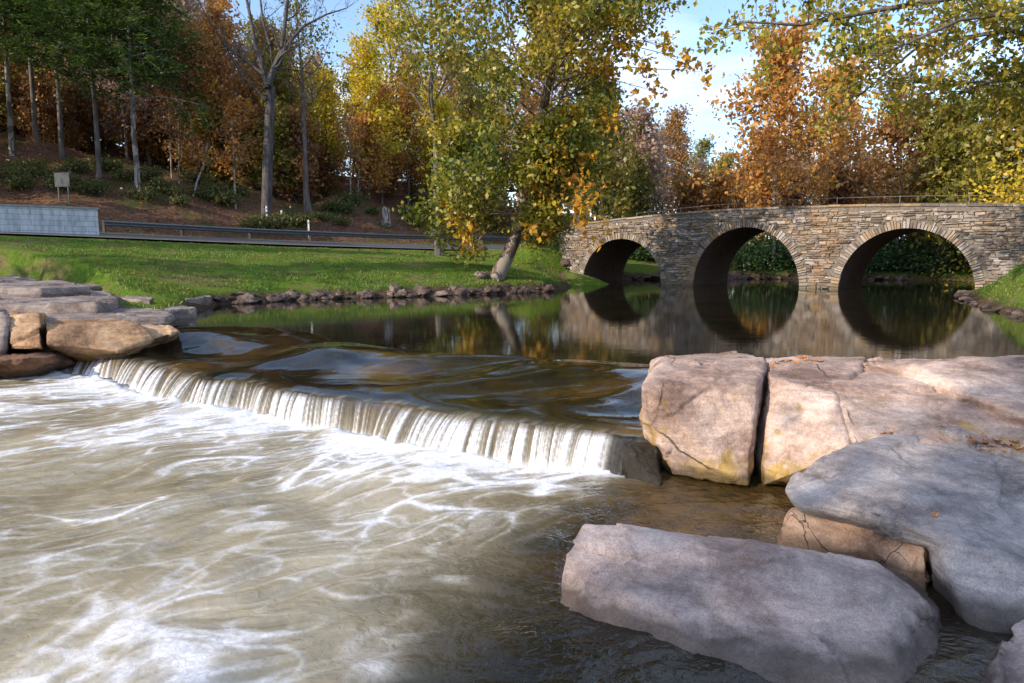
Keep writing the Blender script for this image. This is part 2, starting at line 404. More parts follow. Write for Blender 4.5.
# road
def ribbon(poly, zz, off0, off1, step=1.0, crown=0):
    d = np.r_[0, np.cumsum(np.linalg.norm(np.diff(poly, axis=0), axis=1))]; u = np.arange(0, d[-1], step)
    c = np.stack([np.interp(u, d, poly[:, 0]), np.interp(u, d, poly[:, 1])], 1); c = smooth1(c, 20)
    z = smooth1(np.interp(u, d, zz), 8)
    tn = np.gradient(c, axis=0); tn /= np.linalg.norm(tn, axis=1)[:, None]; nn = np.stack([-tn[:, 1], tn[:, 0]], 1)
    return c, z, tn, nn
rc, rz, rt, rn = ribbon(road, road_z, 0, 0, 1.0)
def strip(name, o0, o1, dz, mat, thick=0):
    V = []
    for o in ((o0, o1)): V.append(np.c_[rc + rn * o, rz + dz + .06 * o])
    V = np.stack(V, 1).reshape(-1, 3)
    return link_mesh(name, np_mesh(name, V, grid_faces(len(rc), 2)), mat)
t = NT('asphalt'); n = t.noise(t.pos(), 30, 5, .7)
M['asphalt'] = t.done(t.bsdf(t.ramp(n, [(.3, (.05, .05, .055)), (.7, (.10, .10, .108))]), .85, t.bump(n, .3, .01)))
t = NT('paint_white'); M['paint'] = t.done(t.bsdf(t.ramp(t.noise(t.pos(), 14, 4), [(.35, (.45, .45, .45)), (.6, (.78, .78, .78))]), .6))
M['paint_y'] = (lambda t: t.done(t.bsdf((.6, .42, .05), .6)))(NT('paint_yellow'))
tag(strip('road', -4.0, 3.6, .10, M['asphalt']), kind='structure')
tag(strip('road_edge_line', -3.65, -3.53, .104, M['paint']), kind='structure')
tag(strip('road_centre_line', -.3, -.2, .104, M['paint_y']), kind='structure')

# ------------------------------------------------------------------ rocks
def rock_mesh(pts, voxel=.03, seed=0, amp=.02, sm=3, big=0.06, bigs=1.6, strata=0, fine=.004, chips=16, chip=.010, kk0=.04):
    bm = bmesh.new()
    for hull in (pts if isinstance(pts, tuple) else (pts,)):
        nv = [bm.verts.new([float(v) for v in q]) for q in hull]
        r = bmesh.ops.convex_hull(bm, input=nv)
        dead = [g for g in r['geom_interior'] if isinstance(g, bmesh.types.BMVert)] + [g for g in r['geom_unused'] if isinstance(g, bmesh.types.BMVert)]
        bmesh.ops.delete(bm, geom=list(set(dead)), context='VERTS')
    bmesh.ops.recalc_face_normals(bm, faces=bm.faces)
    me0 = bpy.data.meshes.new('tmp'); bm.to_mesh(me0); bm.free()
    o = bpy.data.objects.new('tmp', me0); COL.objects.link(o)
    md = o.modifiers.new('r', 'REMESH'); md.mode = 'VOXEL'; md.voxel_size = voxel
    ms = o.modifiers.new('s', 'SMOOTH'); ms.factor = .5; ms.iterations = sm
    bpy.context.view_layer.update()
    ev = o.evaluated_get(bpy.context.evaluated_depsgraph_get()); me = bpy.data.meshes.new_from_object(ev)
    bpy.data.objects.remove(o); bpy.data.meshes.remove(me0)
    n = len(me.vertices); V = np.empty(n * 3, np.float32); me.vertices.foreach_get('co', V); V = V.reshape(-1, 3).astype(float)
    N = np.empty(n * 3, np.float32); me.vertices.foreach_get('normal', N); N = N.reshape(-1, 3)
    d = fbm(V, bigs, 3, seed) * big + fbm(V, bigs * 5, 4, seed + 3) * amp
    rq = np.random.RandomState(seed + 500); lo, hi = V.min(0), V.max(0)
    for ns_, kk in ((chips, kk0), (chips * 5, .03)):      # broken facets: each cell has its own small plane
        sd_ = rq.uniform(lo, hi, (ns_, 3)); Vj = V + np.stack([fbm(V, 3, 3, seed + 31 + a) for a in range(3)], 1) * .02
        dd = ((Vj[:, None, :] - sd_[None]) ** 2 * np.array([1, 1, 1.6])).sum(2); idx = dd.argmin(1)
        pl = rq.normal(size=(ns_, 3)) * kk; of = rq.uniform(-1, 1, ns_) * chip
        d += (V - sd_[idx]) @ np.zeros(3) + ((V - sd_[idx]) * pl[idx]).sum(1) + of[idx] * (kk / .05)
    if strata:
        k = V[:, 2] * strata + fbm(V, 1.2, 2, seed + 5) * .8 + V[:, 0] * strata * .12; fr = k - np.floor(k)
        d += (sstep(0, .15, fr) - fr) * .6 * amp * (1 - np.abs(N[:, 2]))
    d += fbm(V, 26, 3, seed + 21) * fine
    V = V + N * d[:, None]
    me.vertices.foreach_set('co', V.astype(np.float32).ravel()); me.polygons.foreach_set('use_smooth', np.ones(len(me.polygons), bool)); me.update()
    return me
def place_rock(name, pts, mat, label, cat='rock', group=None, **kw):
    allp = np.concatenate([np.asarray(a, float) for a in pts]) if isinstance(pts, tuple) else np.asarray(pts, float); loc = np.array([allp[:, 0].mean(), allp[:, 1].mean(), allp[:, 2].min()])
    me = rock_mesh(pts, **kw); me.transform(__import__('mathutils').Matrix.Translation(Vector(list(-loc)))); me.name = name
    return tag(link_mesh(name, me, mat, None, loc), label, cat, group)
def prism(top, zb, inset=0):
    top = np.asarray(top, float); c = top.mean(0); b = top.copy(); b[:, :2] = c[:2] + (b[:, :2] - c[:2]) * (1 - inset); b[:, 2] = zb
    return np.r_[top, b]
G1 = 'pink sandstone blocks of the dam end'
# block A (left face of the big outcrop)
def Pz(l): return [P(x, y, z) for x, y, z in l]
fa = Pz([(646,376,.42),(763,375,.40)]); ba = Pz([(672,359,.46),(775,357,.44)])
A = Pz([(641,385,.36),(652,371,.44),(754,372,.40),(757,386,.34),(668,360,.46),(768,358,.44)]) + [P(644,462,-.44), P(672,475,-.44), P(748,486,-.44), P(672,478,-.7), P(640,460,-.7), P(750,489,-.7), np.array([1.5,8.4,-.7]), np.array([2.9,8.6,-.7]), P(668,366,.2) + [0,.7,0], P(768,364,.2) + [0,.8,0]]
place_rock('boulder', A, M['rock_big'], 'leftmost pink sandstone block beside the waterfall, yellow lichen on its lower face', voxel=.022, seed=3, big=.02, amp=.008, strata=2.2, group=G1, sm=2, kk0=.015, chip=.006)
Bk = Pz([(768,374,.40),(826,372,.40),(772,358,.44),(868,356,.46),(834,392,.33),(851,450,.0)]) + [P(762,486,-.44), P(805,489,-.44), P(762,489,-.7), P(850,480,-.44), P(850,486,-.7), np.array([2.9,8.6,-.7]), np.array([4.2,8.6,-.7]), np.array([2.9,8.6,.22]), np.array([4.2,8.6,.24])]
place_rock('boulder', Bk, M['rock_big'], 'smooth pink sandstone block standing between two dark vertical cracks', voxel=.022, seed=13, big=.02, amp=.008, group=G1, sm=2, kk0=.015, chip=.006)
C = Pz([(833,388,.34),(868,371,.40),(948,372,.40),(975,402,.30),(1000,440,.12),(1100,450,.1),(856,449,.02)]) + [P(858,488,-.44), P(858,492,-.7), P(1050,500,-.5), P(1050,500,-.7), np.array([3.6,8.2,-.7]), np.array([5.6,7.6,-.7]), np.array([3.7,7.9,.25]), np.array([5.2,7.4,.30]), P(1110,392,.3)]
place_rock('boulder', C, M['rock_big'], 'low pink sandstone block rising behind the grey boulder', voxel=.022, seed=23, big=.02, amp=.008, group=G1, sm=2, kk0=.015, chip=.006)
D = Pz([(864,363,.44),(886,364,.46),(918,366,.50),(985,359,.56),(1024,357,.56),(1120,358,.5),(978,398,.36),(1110,436,.2),(1010,412,.30)]) + [np.array([4.3,8.9,-.6]), np.array([7.4,8.6,-.6]), np.array([7.4,8.6,.24]), np.array([4.5,8.7,.22]), np.array([4.2,6.4,-.5]), np.array([6.8,5.8,-.5]), np.array([6.6,5.9,.2])]
place_rock('boulder', D, M['rock_big'], 'highest pink sandstone block at the back right of the outcrop', voxel=.025, seed=33, big=.02, amp=.008, group=G1, sm=2, kk0=.015, chip=.006)
# grey slab boulder, middle right
Etop = [P(790,476,Y=5.1), P(783,488,Y=4.9), P(798,506,Y=4.6), P(860,506,Y=4.3), P(905,522,Y=4.12), P(932,538,Y=4.0), P(985,560,Y=3.85), P(1040,575,Y=3.7), P(1120,600,Y=3.6), P(815,454,Y=5.2), P(850,440,Y=5.35), P(890,433,Y=5.45), P(960,434,Y=5.5), P(1060,448,Y=5.5), P(1180,480,Y=5.3),
        P(786,496,Y=4.9), P(802,512,Y=4.66), P(860,513,Y=4.36), P(905,530,Y=4.16), P(932,548,Y=4.04)]
Etop += [np.array([3.0,5.7,-.4]), np.array([5.2,5.5,-.4])]
Ebot = [P(934,538,Y=4.03), P(985,560,Y=3.85), P(1100,590,Y=3.6), P(938,598,z=-.52), P(985,640,z=-.5), P(1060,645,z=-.5), P(1200,640,z=-.6), P(938,590,z=-.7), np.array([3.0,5.6,-.7]), np.array([5.4,5.2,-.7]), np.array([3.2,5.6,-.2]), np.array([5.2,5.2,-.1])]
E = (Etop, Ebot)
place_rock('boulder', E, M['rock_grey'], 'broad blue grey boulder with a domed top and a small orange leaf on it', voxel=.02, seed=43, big=.02, amp=.006, strata=3, sm=5, chip=.006)
E2 = [P(790,508,Y=4.78), P(900,520,Y=4.3), P(926,549,Y=4.1), P(928,585,Y=4.05), P(776,545,Y=4.62), P(776,560,z=-.6), P(930,620,z=-.6), np.array([2.7,5.0,-.3]), np.array([2.1,5.1,-.3]), np.array([2.9,5.0,-.6]), np.array([2.0,5.2,-.6])]
place_rock('boulder', E2, M['rock_wedge'], 'orange tinted block wedged under the broad grey boulder', voxel=.018, seed=47, big=.02, amp=.015, sm=4)
# near slab
F = [P(564,552,Y=4.0), P(584,523,Y=4.25), P(640,530,Y=4.3), P(750,542,Y=4.15), P(845,556,Y=4.0), P(872,560,Y=3.9), P(902,590,Y=3.75), P(938,612,Y=3.6), P(940,650,Y=3.45), P(556,592,Y=3.85),
     P(554,608,z=-.44), P(640,634,z=-.44), P(735,668,z=-.44), P(800,700,z=-.46), P(905,705,z=-.46), P(935,690,z=-.5), P(566,600,z=-.7), P(740,664,z=-.7), P(900,690,z=-.7), P(950,600,z=-.7), P(600,560,z=-.7), P(880,588,Y=3.55)+[0,0,.02]]
place_rock('boulder', F, M['rock_mauve'], 'pale mauve slab nearest the camera, tilted toward the water with white specks', voxel=.018, seed=53, big=.012, amp=.006, sm=2, kk0=.02, chip=.006)
H = [P(975,683,Y=3.0), P(1005,640,Y=3.2), P(1030,610,Y=3.4), P(1120,600,Y=3.4), P(1150,700,Y=2.8), P(985,720,Y=2.7), P(975,690,z=-.7), P(1020,640,z=-.7), P(1150,660,z=-.7), P(980,740,z=-.7), P(1180,760,z=-.7)]
place_rock('boulder', H, M['rock_mauve'], 'corner of a mauve boulder cut by the bottom right of the frame', voxel=.02, seed=63, big=.02, amp=.01, sm=5)
wk = [P(620,437,Y=6.55), P(650,437,Y=6.6), P(622,432,Y=6.8), P(655,432,Y=6.9), P(618,474,z=-.46), P(655,478,z=-.46), P(618,474,z=-.7), P(660,478,z=-.7), P(620,460,z=-.7), P(660,460,z=-.7), P(640,428,Y=7.0)]  # added stone, darkens the gap between the fall and the pink block
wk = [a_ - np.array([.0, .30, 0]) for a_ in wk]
place_rock('boulder', wk, M['rock_dark_gap'], 'small black wet stone added to darken the gap between the end of the waterfall and the pink block', voxel=.015, seed=66, big=.02, amp=.012, sm=1)
# dark wedge stone in the gap
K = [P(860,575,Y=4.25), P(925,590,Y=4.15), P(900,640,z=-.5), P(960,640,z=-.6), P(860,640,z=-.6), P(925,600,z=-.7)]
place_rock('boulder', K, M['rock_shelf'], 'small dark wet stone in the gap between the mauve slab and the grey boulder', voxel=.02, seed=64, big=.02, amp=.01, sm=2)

# left end of the dam: orange boulder, neighbours, slabs
G2 = 'flat rock slabs of the left bank'
LR = [P(44,322,Y=11.6), P(60,319,Y=12.6), P(125,319,Y=12.6), P(172,326,Y=12.6), P(180,332,Y=12.6), P(47,345,Y=11.3), P(55,358,z=-.3), P(88,368,z=-.44), P(118,352,Y=11.7), P(100,360,z=-.44), P(150,342,Y=12.2), P(44,350,z=-.6), P(90,368,z=-.6), P(178,340,z=-.5), np.array([-6.8,13.6,-.5]), np.array([-9,13.6,-.5]), P(60,323,Y=13.3), P(170,331,Y=13.3)]
place_rock('boulder', LR, M['rock_left'], 'rounded orange sunlit boulder at the left end of the waterfall', voxel=.03, seed=71, big=.03, amp=.01, sm=3, kk0=.02)
LR2 = [P(10,316,Y=11.5), P(40,313,Y=11.6), P(44,350,Y=11.2), P(8,350,Y=11.2), P(10,355,z=-.5), P(44,355,z=-.5), P(12,314,Y=12.6), P(44,314,Y=12.6), P(12,330,z=-.5) , P(44,330,z=-.5)]
place_rock('boulder', LR2, M['rock_left'], 'squarish brown block standing just left of the orange boulder', voxel=.03, seed=73, big=.03, amp=.02, sm=4)
LR3 = [P(-60,308,Y=11.7), P(-2,308,Y=11.7), P(8,318,Y=11.4), P(-60,355,Y=11.2), P(4,352,Y=11.2), P(-60,306,Y=13), P(5,310,Y=13), P(-60,345,z=-.5), P(4,345,z=-.5)]
place_rock('boulder', LR3, M['rock_slab'], 'dark grey block at the left frame edge beside the brown block', voxel=.03, seed=74, big=.03, amp=.02, sm=4)
LS = [P(-80,356,Y=11.0), P(50,356,Y=10.9), P(80,366,z=-.40), P(-80,368,z=-.22), P(-80,384,z=-.5), P(20,380,z=-.5), P(70,372,z=-.5), P(-80,352,Y=11.8), P(60,354,Y=11.8), P(-80,360,z=-.6), P(70,360,z=-.6)]
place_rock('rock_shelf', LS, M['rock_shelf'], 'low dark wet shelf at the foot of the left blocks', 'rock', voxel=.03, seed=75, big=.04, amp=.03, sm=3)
def slab(poly, zt, th, seed, lab, mat='rock_slab', tilt=0):
    top = np.array([P(x, y, zt) for x, y in poly]); bot = top.copy(); bot[:, 2] = zt - th
    mid = top.copy(); mid[:, :2] = mid[:, :2].mean(0) + (mid[:, :2] - mid[:, :2].mean(0)) * 1.02; mid[:, 2] = zt - th * .45
    place_rock('rock_slab', np.r_[top, mid, bot], M[mat], lab, 'rock slab', G2, voxel=.03, seed=seed, big=.012, amp=.010, sm=1, strata=6, chip=.006, kk0=.012)
slab([(-120,304),(30,306),(100,305),(160,308),(174,313),(165,318),(60,322),(-120,318)], .34, .22, 81, 'long purple grey slab lying directly behind the orange boulder')
slab([(-140,288),(60,288),(108,292),(120,300),(95,304),(-140,303)], .52, .34, 82, 'wide pale purple slab, second from the water on the left bank')
slab([(-120,278),(10,277),(60,283),(90,286),(40,288),(-120,288)], .75, .3, 83, 'farthest thin slab in the grass of the left bank')
slab([(118,287),(145,286),(158,294),(150,300),(112,297)], .42, .34, 84, 'tilted slab at the grass edge right of the wide pale slab')
slab([(70,279),(96,278),(112,285),(80,287)], .62, .2, 85, 'small pale slab in the grass above the wide slab')
slab([(180,288),(196,288),(212,296),(186,300)], .30, .34, 86, 'slanting grey slab at the lawn edge touching the pool', 'rock_slab')
slab([(120,301),(178,304),(196,308),(150,310),(110,306)], .24, .4, 87, 'low narrow slab reaching into the calm pool')

# bank stones along the lawn edge, pier feet, right bank
GB = 'small stones lining the lawn edge of the pool'
protos = []
for k in range(7):
    r = np.random.RandomState(200 + k); q = r.normal(size=(14, 3)); q /= np.linalg.norm(q, axis=1)[:, None]
    q *= np.array([.5, .38, .24]) * r.uniform(.8, 1.15, (14, 1)); protos.append(rock_mesh(q, voxel=.05, seed=k, big=.04, amp=.03, sm=2))
for me in protos: me.materials.append(M['rock_bank']); me.name = 'bank_stone'
def bank_stones(poly, n, smin, smax, label, group, off=(-.25, .35), seed=5, zoff=0.0):
    r = np.random.RandomState(seed); poly = np.array(poly); L = resample(poly, 400)
    for i in range(n):
        k = int(np.clip((i + r.uniform(0, 1)) / n * 399, 0, 398)); tn = L[k + 1] - L[k]; tn /= np.linalg.norm(tn) + 1e-9
        nn = np.array([-tn[1], tn[0]]); c = L[k] + nn * r.uniform(*off); s = smin + (smax - smin) * r.uniform() ** 2
        o = bpy.data.objects.new('bank_stone', protos[r.randint(7)]); COL.objects.link(o)
        o.location = (c[0], c[1], max(.02, hz(c[0], c[1]) * .7) + zoff); o.scale = (s, s * r.uniform(.7, 1), s * r.uniform(.6, 1.1))
        o.rotation_euler = (r.uniform(-.25, .25), r.uniform(-.25, .25), r.uniform(0, 6.28)); tag(o, label, 'stone', group)
bank_stones(leftb[3:8], 120, .22, 1.15, 'small brown stone in the row along the lawn edge of the pool', GB)
bank_stones([P(562,282,0)[:2] + [0, .5], bxy(-1.2, .2)], 9, .7, 1.6, 'dark stone heaped at the left foot of the bridge', 'dark stones at the left foot of the bridge', (-.5, .5), 6, .15)
bank_stones(leftb[12:15], 40, .7, 1.6, 'grey stone on the far bank seen through the arches', 'grey stones on the far bank behind the bridge', (-.3, .4), 9)
bank_stones([rightb[5], rightb[6], rightb[7], rightb[8], rightb[9]], 26, .3, .9, 'reddish stone at the foot of the bright grass knoll', 'reddish stones under the right grass knoll', (-.35, .1), 8)

# ------------------------------------------------------------------ bridge
ARCH = [(0.0, 4.76, 2.35), (6.51, 11.65, 2.80), (13.31, 18.41, 2.60)]
T0, T1 = -1.7, 26.0; BW = 4.3
def topz(t): return 3.62 - .0045 * (t - 10) ** 2 * (t < 10) - .0030 * (t - 10) ** 2 * (t >= 10) - np.maximum(0, -t) * .22
def archz(t):
    for a, b, h in ARCH:
        if a < t < b:
            u = (t - (a + b) / 2) / ((b - a) / 2); return max(0, 1 - abs(u) ** 2.05) ** .5 * h
    return None
def bp(t, w, z): q = bxy(t, w); return np.array([q[0], q[1], z])
bridge = empty('stone_bridge', bp(9, 0, 0)); BO = bp(9, 0, 0)
tag(bridge, 'old three arched fieldstone bridge crossing the calm pool', 'bridge')
walls = []
def bpart(mb, name, mat, smooth=False, parent=None):
    o = link_mesh(name, mb.mesh(name, smooth, origin=BO), mat, parent or bridge); return o
t = NT('bridge_stone'); g = t.n('ShaderNodeNewGeometry'); p = g.outputs['Position']
c = t.ramp(g.outputs['Random Per Island'], [(0, (.12,.095,.085)), (.2, (.25,.215,.195)), (.4, (.38,.35,.34)), (.55, (.31,.235,.165)), (.68, (.46,.43,.41)), (.8, (.27,.25,.26)), (.92, (.38,.28,.17)), (1, (.56,.53,.52))])
st = t.rng(t.noise(t.mapping(p, (.35, .35, .22)), 1.4, 4, .6, .5), .48, .62); c = t.mix(t.math('MULTIPLY', st, .55), c, (.34, .20, .08))
st2 = t.rng(t.noise(p, 1.3, 4, .6), .52, .66); c = t.mix(t.math('MULTIPLY', st2, .45), c, (.10, .08, .065)); c = t.mix(1.0, c, (.94, .90, .86), 'MULTIPLY')
nn = t.noise(p, 12, 5, .7); c = t.mix(.6, c, t.ramp(nn, [(.3, (.5, .5, .5)), (.7, (1.25, 1.25, 1.25))]), 'MULTIPLY')
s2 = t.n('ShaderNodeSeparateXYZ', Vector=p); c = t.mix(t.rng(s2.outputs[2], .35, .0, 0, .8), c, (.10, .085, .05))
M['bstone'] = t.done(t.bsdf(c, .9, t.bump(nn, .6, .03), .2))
t = NT('bridge_mortar'); nn = t.noise(t.pos(), 8, 5, .7)
M['mortar'] = t.done(t.bsdf(t.ramp(nn, [(.3, (.10,.085,.07)), (.7, (.24,.205,.175))]), .95, t.bump(nn, .6, .03), .1))
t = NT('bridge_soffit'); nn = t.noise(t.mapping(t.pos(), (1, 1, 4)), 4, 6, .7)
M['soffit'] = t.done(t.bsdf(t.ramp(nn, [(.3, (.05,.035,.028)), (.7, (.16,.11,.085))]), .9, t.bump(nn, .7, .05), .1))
ts = np.unique(np.r_[np.arange(T0, T1, .12), [a for A_ in ARCH for a in (A_[0] + .001, A_[1] - .001, A_[0], A_[1])]])
for w, nm in ((0.0, 'front'), (BW, 'rear')):
    mb = MB()
    for a, b in zip(ts[:-1], ts[1:]):
        m = (a + b) / 2; az = archz(m)
        za = (archz(a) or 0) if az is not None else -.9; zb = (archz(b) or 0) if az is not None else -.9
        q = [bp(a, w, za), bp(b, w, zb), bp(b, w, topz(b)), bp(a, w, topz(a))]
        mb.add(q, [[0, 1, 2, 3]])
    walls.append(bpart(mb, 'wall', M['mortar']))
# rubble facing, one relief mesh per face
for w, sg in ((0.0, -1), (BW, 1)):
    mb = MB(); r = np.random.RandomState(31 + sg); z = -.35
    while z < 3.9:
        h = r.uniform(.06, .15); tt = T0 + r.uniform(0, .3)
        while tt < T1:
            L = r.uniform(.12, .48) * (1 if h < .15 else .8); hh = h * r.uniform(.75, 1.2)
            mid = tt + L / 2; zc = z + h / 2 + r.uniform(-.02, .02)
            ok = zc + hh / 2 < topz(mid) - .10
            if ok:
                for a, b, H_ in ARCH:
                    cx = (a + b) / 2
                    for xx in (tt, tt + L, mid):
                        for z2 in (zc - hh / 2, zc + hh / 2):
                            if ((xx - cx) / ((b - a) / 2 + .30)) ** 2 + (max(z2, 0) / (H_ + .30)) ** 2 < 1: ok = False
            if ok:
                dp = r.uniform(.03, .10); a0 = tt + .012; a1 = tt + L - .012
                j = lambda: r.uniform(-.035, .035) * min(1, h / .1); e = min(.03, L * .12)
                o0 = [(a0 + j(), zc - hh/2 + .008), (a1 + j(), zc - hh/2 + .008 + j()), (a1 + j(), zc + hh/2 - .008), (a0 + j(), zc + hh/2 - .008 + j())]
                inn = [(x + (e if k in (0, 3) else -e), y_ + (e * .7 if k < 2 else -e * .7)) for k, (x, y_) in enumerate(o0)]
                V = [bp(x, w + sg * .001, y_) for x, y_ in o0] + [bp(x, w + sg * dp * .7, y_) for x, y_ in o0] + [bp(x, w + sg * (dp + r.uniform(-.01, .01)), y_) for x, y_ in inn]
                Fc = [[0,1,5,4],[1,2,6,5],[2,3,7,6],[3,0,4,7],[4,5,9,8],[5,6,10,9],[6,7,11,10],[7,4,8,11],[8,9,10,11]]
                mb.add(V, Fc)
            tt += L
        z += h
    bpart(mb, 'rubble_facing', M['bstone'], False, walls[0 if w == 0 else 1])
for a, b, H_ in ARCH:
    cx = (a + b) / 2; rx = (b - a) / 2; mb = MB(); n = 40
    th = np.linspace(0, math.pi, n + 1); sup = lambda q: (cx - rx * math.cos(q), H_ * math.sin(q))
    V = []
    rows = [(cx - rx, -.9)] + [(cx - rx * math.copysign(1, math.cos(q)) * abs(math.cos(q)), max(0, H_ * math.sin(q) ** 1)) for q in th] + [(cx + rx, -.9)]
    nw = 12
    for (x, z) in rows:
        for k in range(nw): V.append(bp(x, BW * k / (nw - 1), z))
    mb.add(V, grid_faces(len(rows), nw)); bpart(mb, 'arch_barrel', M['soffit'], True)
    for w, sg in ((0.0, -1), (BW, 1)):
        mb = MB(); r = np.random.RandomState(int(a * 7) + sg + 90); q = -.02; ln = math.pi * (rx + H_) / 2
        while q < math.pi:
            dq = r.uniform(.07, .15) / (ln / math.pi); dep = r.uniform(.22, .42); pr = r.uniform(.04, .09)
            q0, q1 = q + .006, min(q + dq, math.pi + .02) - .006
            def pt(qq, o): return (cx - (rx + o) * math.cos(qq), (H_ + o) * math.sin(qq))
            pts = [pt(q0, .0), pt(q0, dep), pt(q1, dep), pt(q1, .0)]
            V = [bp(x, w - sg * .12, z) for x, z in pts] + [bp(x, w + sg * pr, z) for x, z in pts]
            Fc = [[0,1,5,4],[1,2,6,5],[2,3,7,6],[3,0,4,7],[4,5,6,7]]
            mb.add(V, Fc); q += dq
        bpart(mb, 'arch_ring', M['bstone'])
# deck, coping, end pier
mb = MB(); tt = np.arange(T0, T1, .5); V = []
for x in tt:
    for w in (.35, BW - .35): V.append(bp(x, w, topz(x) - .75))
mb.add(V, grid_faces(len(tt), 2)); bpart(mb, 'deck', M['asphalt'])
for w in (.2, BW - .2):
    mb = MB(); r = np.random.RandomState(int(w * 10)); x = T0
    while x < T1:
        L = r.uniform(.5, 1.1); zt = topz(x + L / 2); sl = (topz(x + L) - topz(x)) / L
        ax = np.array([[BD[0], BD[1], sl], [BN[0], BN[1], 0], [0, 0, 1.]])
        mb.box(bp(x + L / 2, w, zt + .03 + r.uniform(-.012, .012)), (L - .02, .50 + r.uniform(-.03, .05), .085), ax); x += L
    bpart(mb, 'coping', M['bstone'])
    mb = MB(); V = []
    for x in tt: V += [bp(x, w + .18 * (1 if w < 1 else -1), topz(x) - .76), bp(x, w + .18 * (1 if w < 1 else -1), topz(x) - .02)]
    mb.add(V, grid_faces(len(tt), 2)); bpart(mb, 'parapet_inner_face', M['mortar'])
# end pilaster on the right
mb = MB(); r = np.random.RandomState(77); z = -.3
while z < 3.3:
    h = r.uniform(.12, .24)
    for k in range(3): mb.box(bp(20.6 + k * .38 + r.uniform(-.02, .02), -.16, z + h / 2), (.36, .34 + r.uniform(0, .06), h - .02), np.array([[BD[0], BD[1], 0], [BN[0], BN[1], 0], [0, 0, 1.]]))
    z += h
bpart(mb, 'buttress', M['bstone'])
# thin wire rail on the far parapet
t = NT('wire_metal'); M['wire'] = t.done(t.bsdf((.30, .27, .25), .5, Metallic=.6) if False else t.bsdf((.17, .155, .145), .6))
rail = empty('wire_fence', bp(6, BW - .2, 3.4)); tag(rail, 'thin two wire fence standing on the far parapet of the bridge', 'fence')
ro = bp(6, BW - .2, 3.4)
for k in range(2):
    mb = MB(); xs = np.arange(1, 24, 1.0); mb.tube([bp(x, BW - .2, topz(x) + .32 + k * .33) for x in xs], .013, 5); link_mesh('wire', mb.mesh('wire', True, ro), M['wire'], rail)
for x in np.arange(1, 24, 2.75):
    mb = MB(); mb.tube([bp(x, BW - .2, topz(x)), bp(x, BW - .2, topz(x) + .7)], .02, 6); link_mesh('post', mb.mesh('post', False, ro), M['wire'], rail)

# ------------------------------------------------------------------ water
def smooth_field(n, k):
    F_ = np.fft.rfft2(n); fy = np.fft.fftfreq(n.shape[0])[:, None]; fx = np.fft.rfftfreq(n.shape[1])[None, :]
    return np.fft.irfft2(F_ * np.exp(-(fx ** 2 + fy ** 2) * (k * math.pi) ** 2 * 2), s=n.shape)
cell = .0125; X0_, X1_, Y0_, Y1_ = -13., 7., 1.2, 13.2
nx, ny = int((X1_ - X0_) / cell), int((Y1_ - Y0_) / cell)
fx_ = X0_ + np.arange(nx) * cell; fy_ = Y0_ + np.arange(ny) * cell
FX, FY = np.meshgrid(fx_, fy_, indexing='ij')
rl = np.random.RandomState(11)
def norm(a): a = a - a.mean(); return a / a.std()
ps = smooth_field(rl.normal(size=(nx // 4, ny // 4)), 17); ps2 = smooth_field(rl.normal(size=(nx // 4, ny // 4)), 7)
pot = norm(ps) * .26 + norm(ps2) * .13
gxp, gyp = np.gradient(pot, cell * 4)
def up(a):
    ii = np.clip(np.arange(nx) / 4, 0, a.shape[0] - 1.001); jj = np.clip(np.arange(ny) / 4, 0, a.shape[1] - 1.001)
    i0 = ii.astype(int); j0 = jj.astype(int); fi = (ii - i0)[:, None]; fj = (jj - j0)[None, :]
    return a[np.ix_(i0, j0)] * (1 - fi) * (1 - fj) + a[np.ix_(i0 + 1, j0)] * fi * (1 - fj) + a[np.ix_(i0, j0 + 1)] * (1 - fi) * fj + a[np.ix_(i0 + 1, j0 + 1)] * fi * fj
vx = -.80 + up(gyp) * .95; vy = -.62 - up(gxp) * .95
sp = np.sqrt(vx ** 2 + vy ** 2) + .25; vx /= sp; vy /= sp
def lic(noise, steps, h=1.0, decay=0.0):
    acc = noise.copy(); wsum = 1.0
    for sgn in (1, -1):
        xi = np.broadcast_to(np.arange(nx, dtype=np.float32)[:, None], (nx, ny)).copy(); yi = np.broadcast_to(np.arange(ny, dtype=np.float32)[None, :], (nx, ny)).copy()
        for s in range(steps):
            a = xi.astype(np.int32) % nx; b = yi.astype(np.int32) % ny
            xi += sgn * h * vx[a, b]; yi += sgn * h * vy[a, b]
            a = xi.astype(np.int32) % nx; b = yi.astype(np.int32) % ny
            w = 1 - s / steps; acc += w * noise[a, b]
            if sgn == 1: wsum += 2 * w
    return acc / wsum
vx = vx.astype(np.float32); vy = vy.astype(np.float32)
nA = norm(lic(norm(smooth_field(rl.normal(size=(nx, ny)), 1.6)).astype(np.float32), 20, 1.3))
nB = norm(lic(norm(smooth_field(rl.normal(size=(nx, ny)), 5)).astype(np.float32), 16, 2.0))
nD = norm(lic(norm(smooth_field(rl.normal(size=(nx, ny)), 15)).astype(np.float32), 13, 3.0))
nE = lic(norm(smooth_field(rl.normal(size=(nx, ny)), 7)).astype(np.float32), 10, 2.0)
nC = norm(smooth_field(rl.normal(size=(nx, ny)), 34))
fp = np.stack([FX.ravel(), FY.ravel()], 1)
Bs = Bc[::25]
dbase = polydist(fp[::1], Bs, False).reshape(nx, ny)
down = (((fp - Bc[0]) @ CN)).reshape(nx, ny)
bound = np.array([P(x, y, ZL)[:2] for x, y in [(618,471),(560,485),(520,503),(478,545),(440,600),(395,640),(372,683),(340,760)]])
bound = np.r_[bound, [[-1.5, 0.0]]]
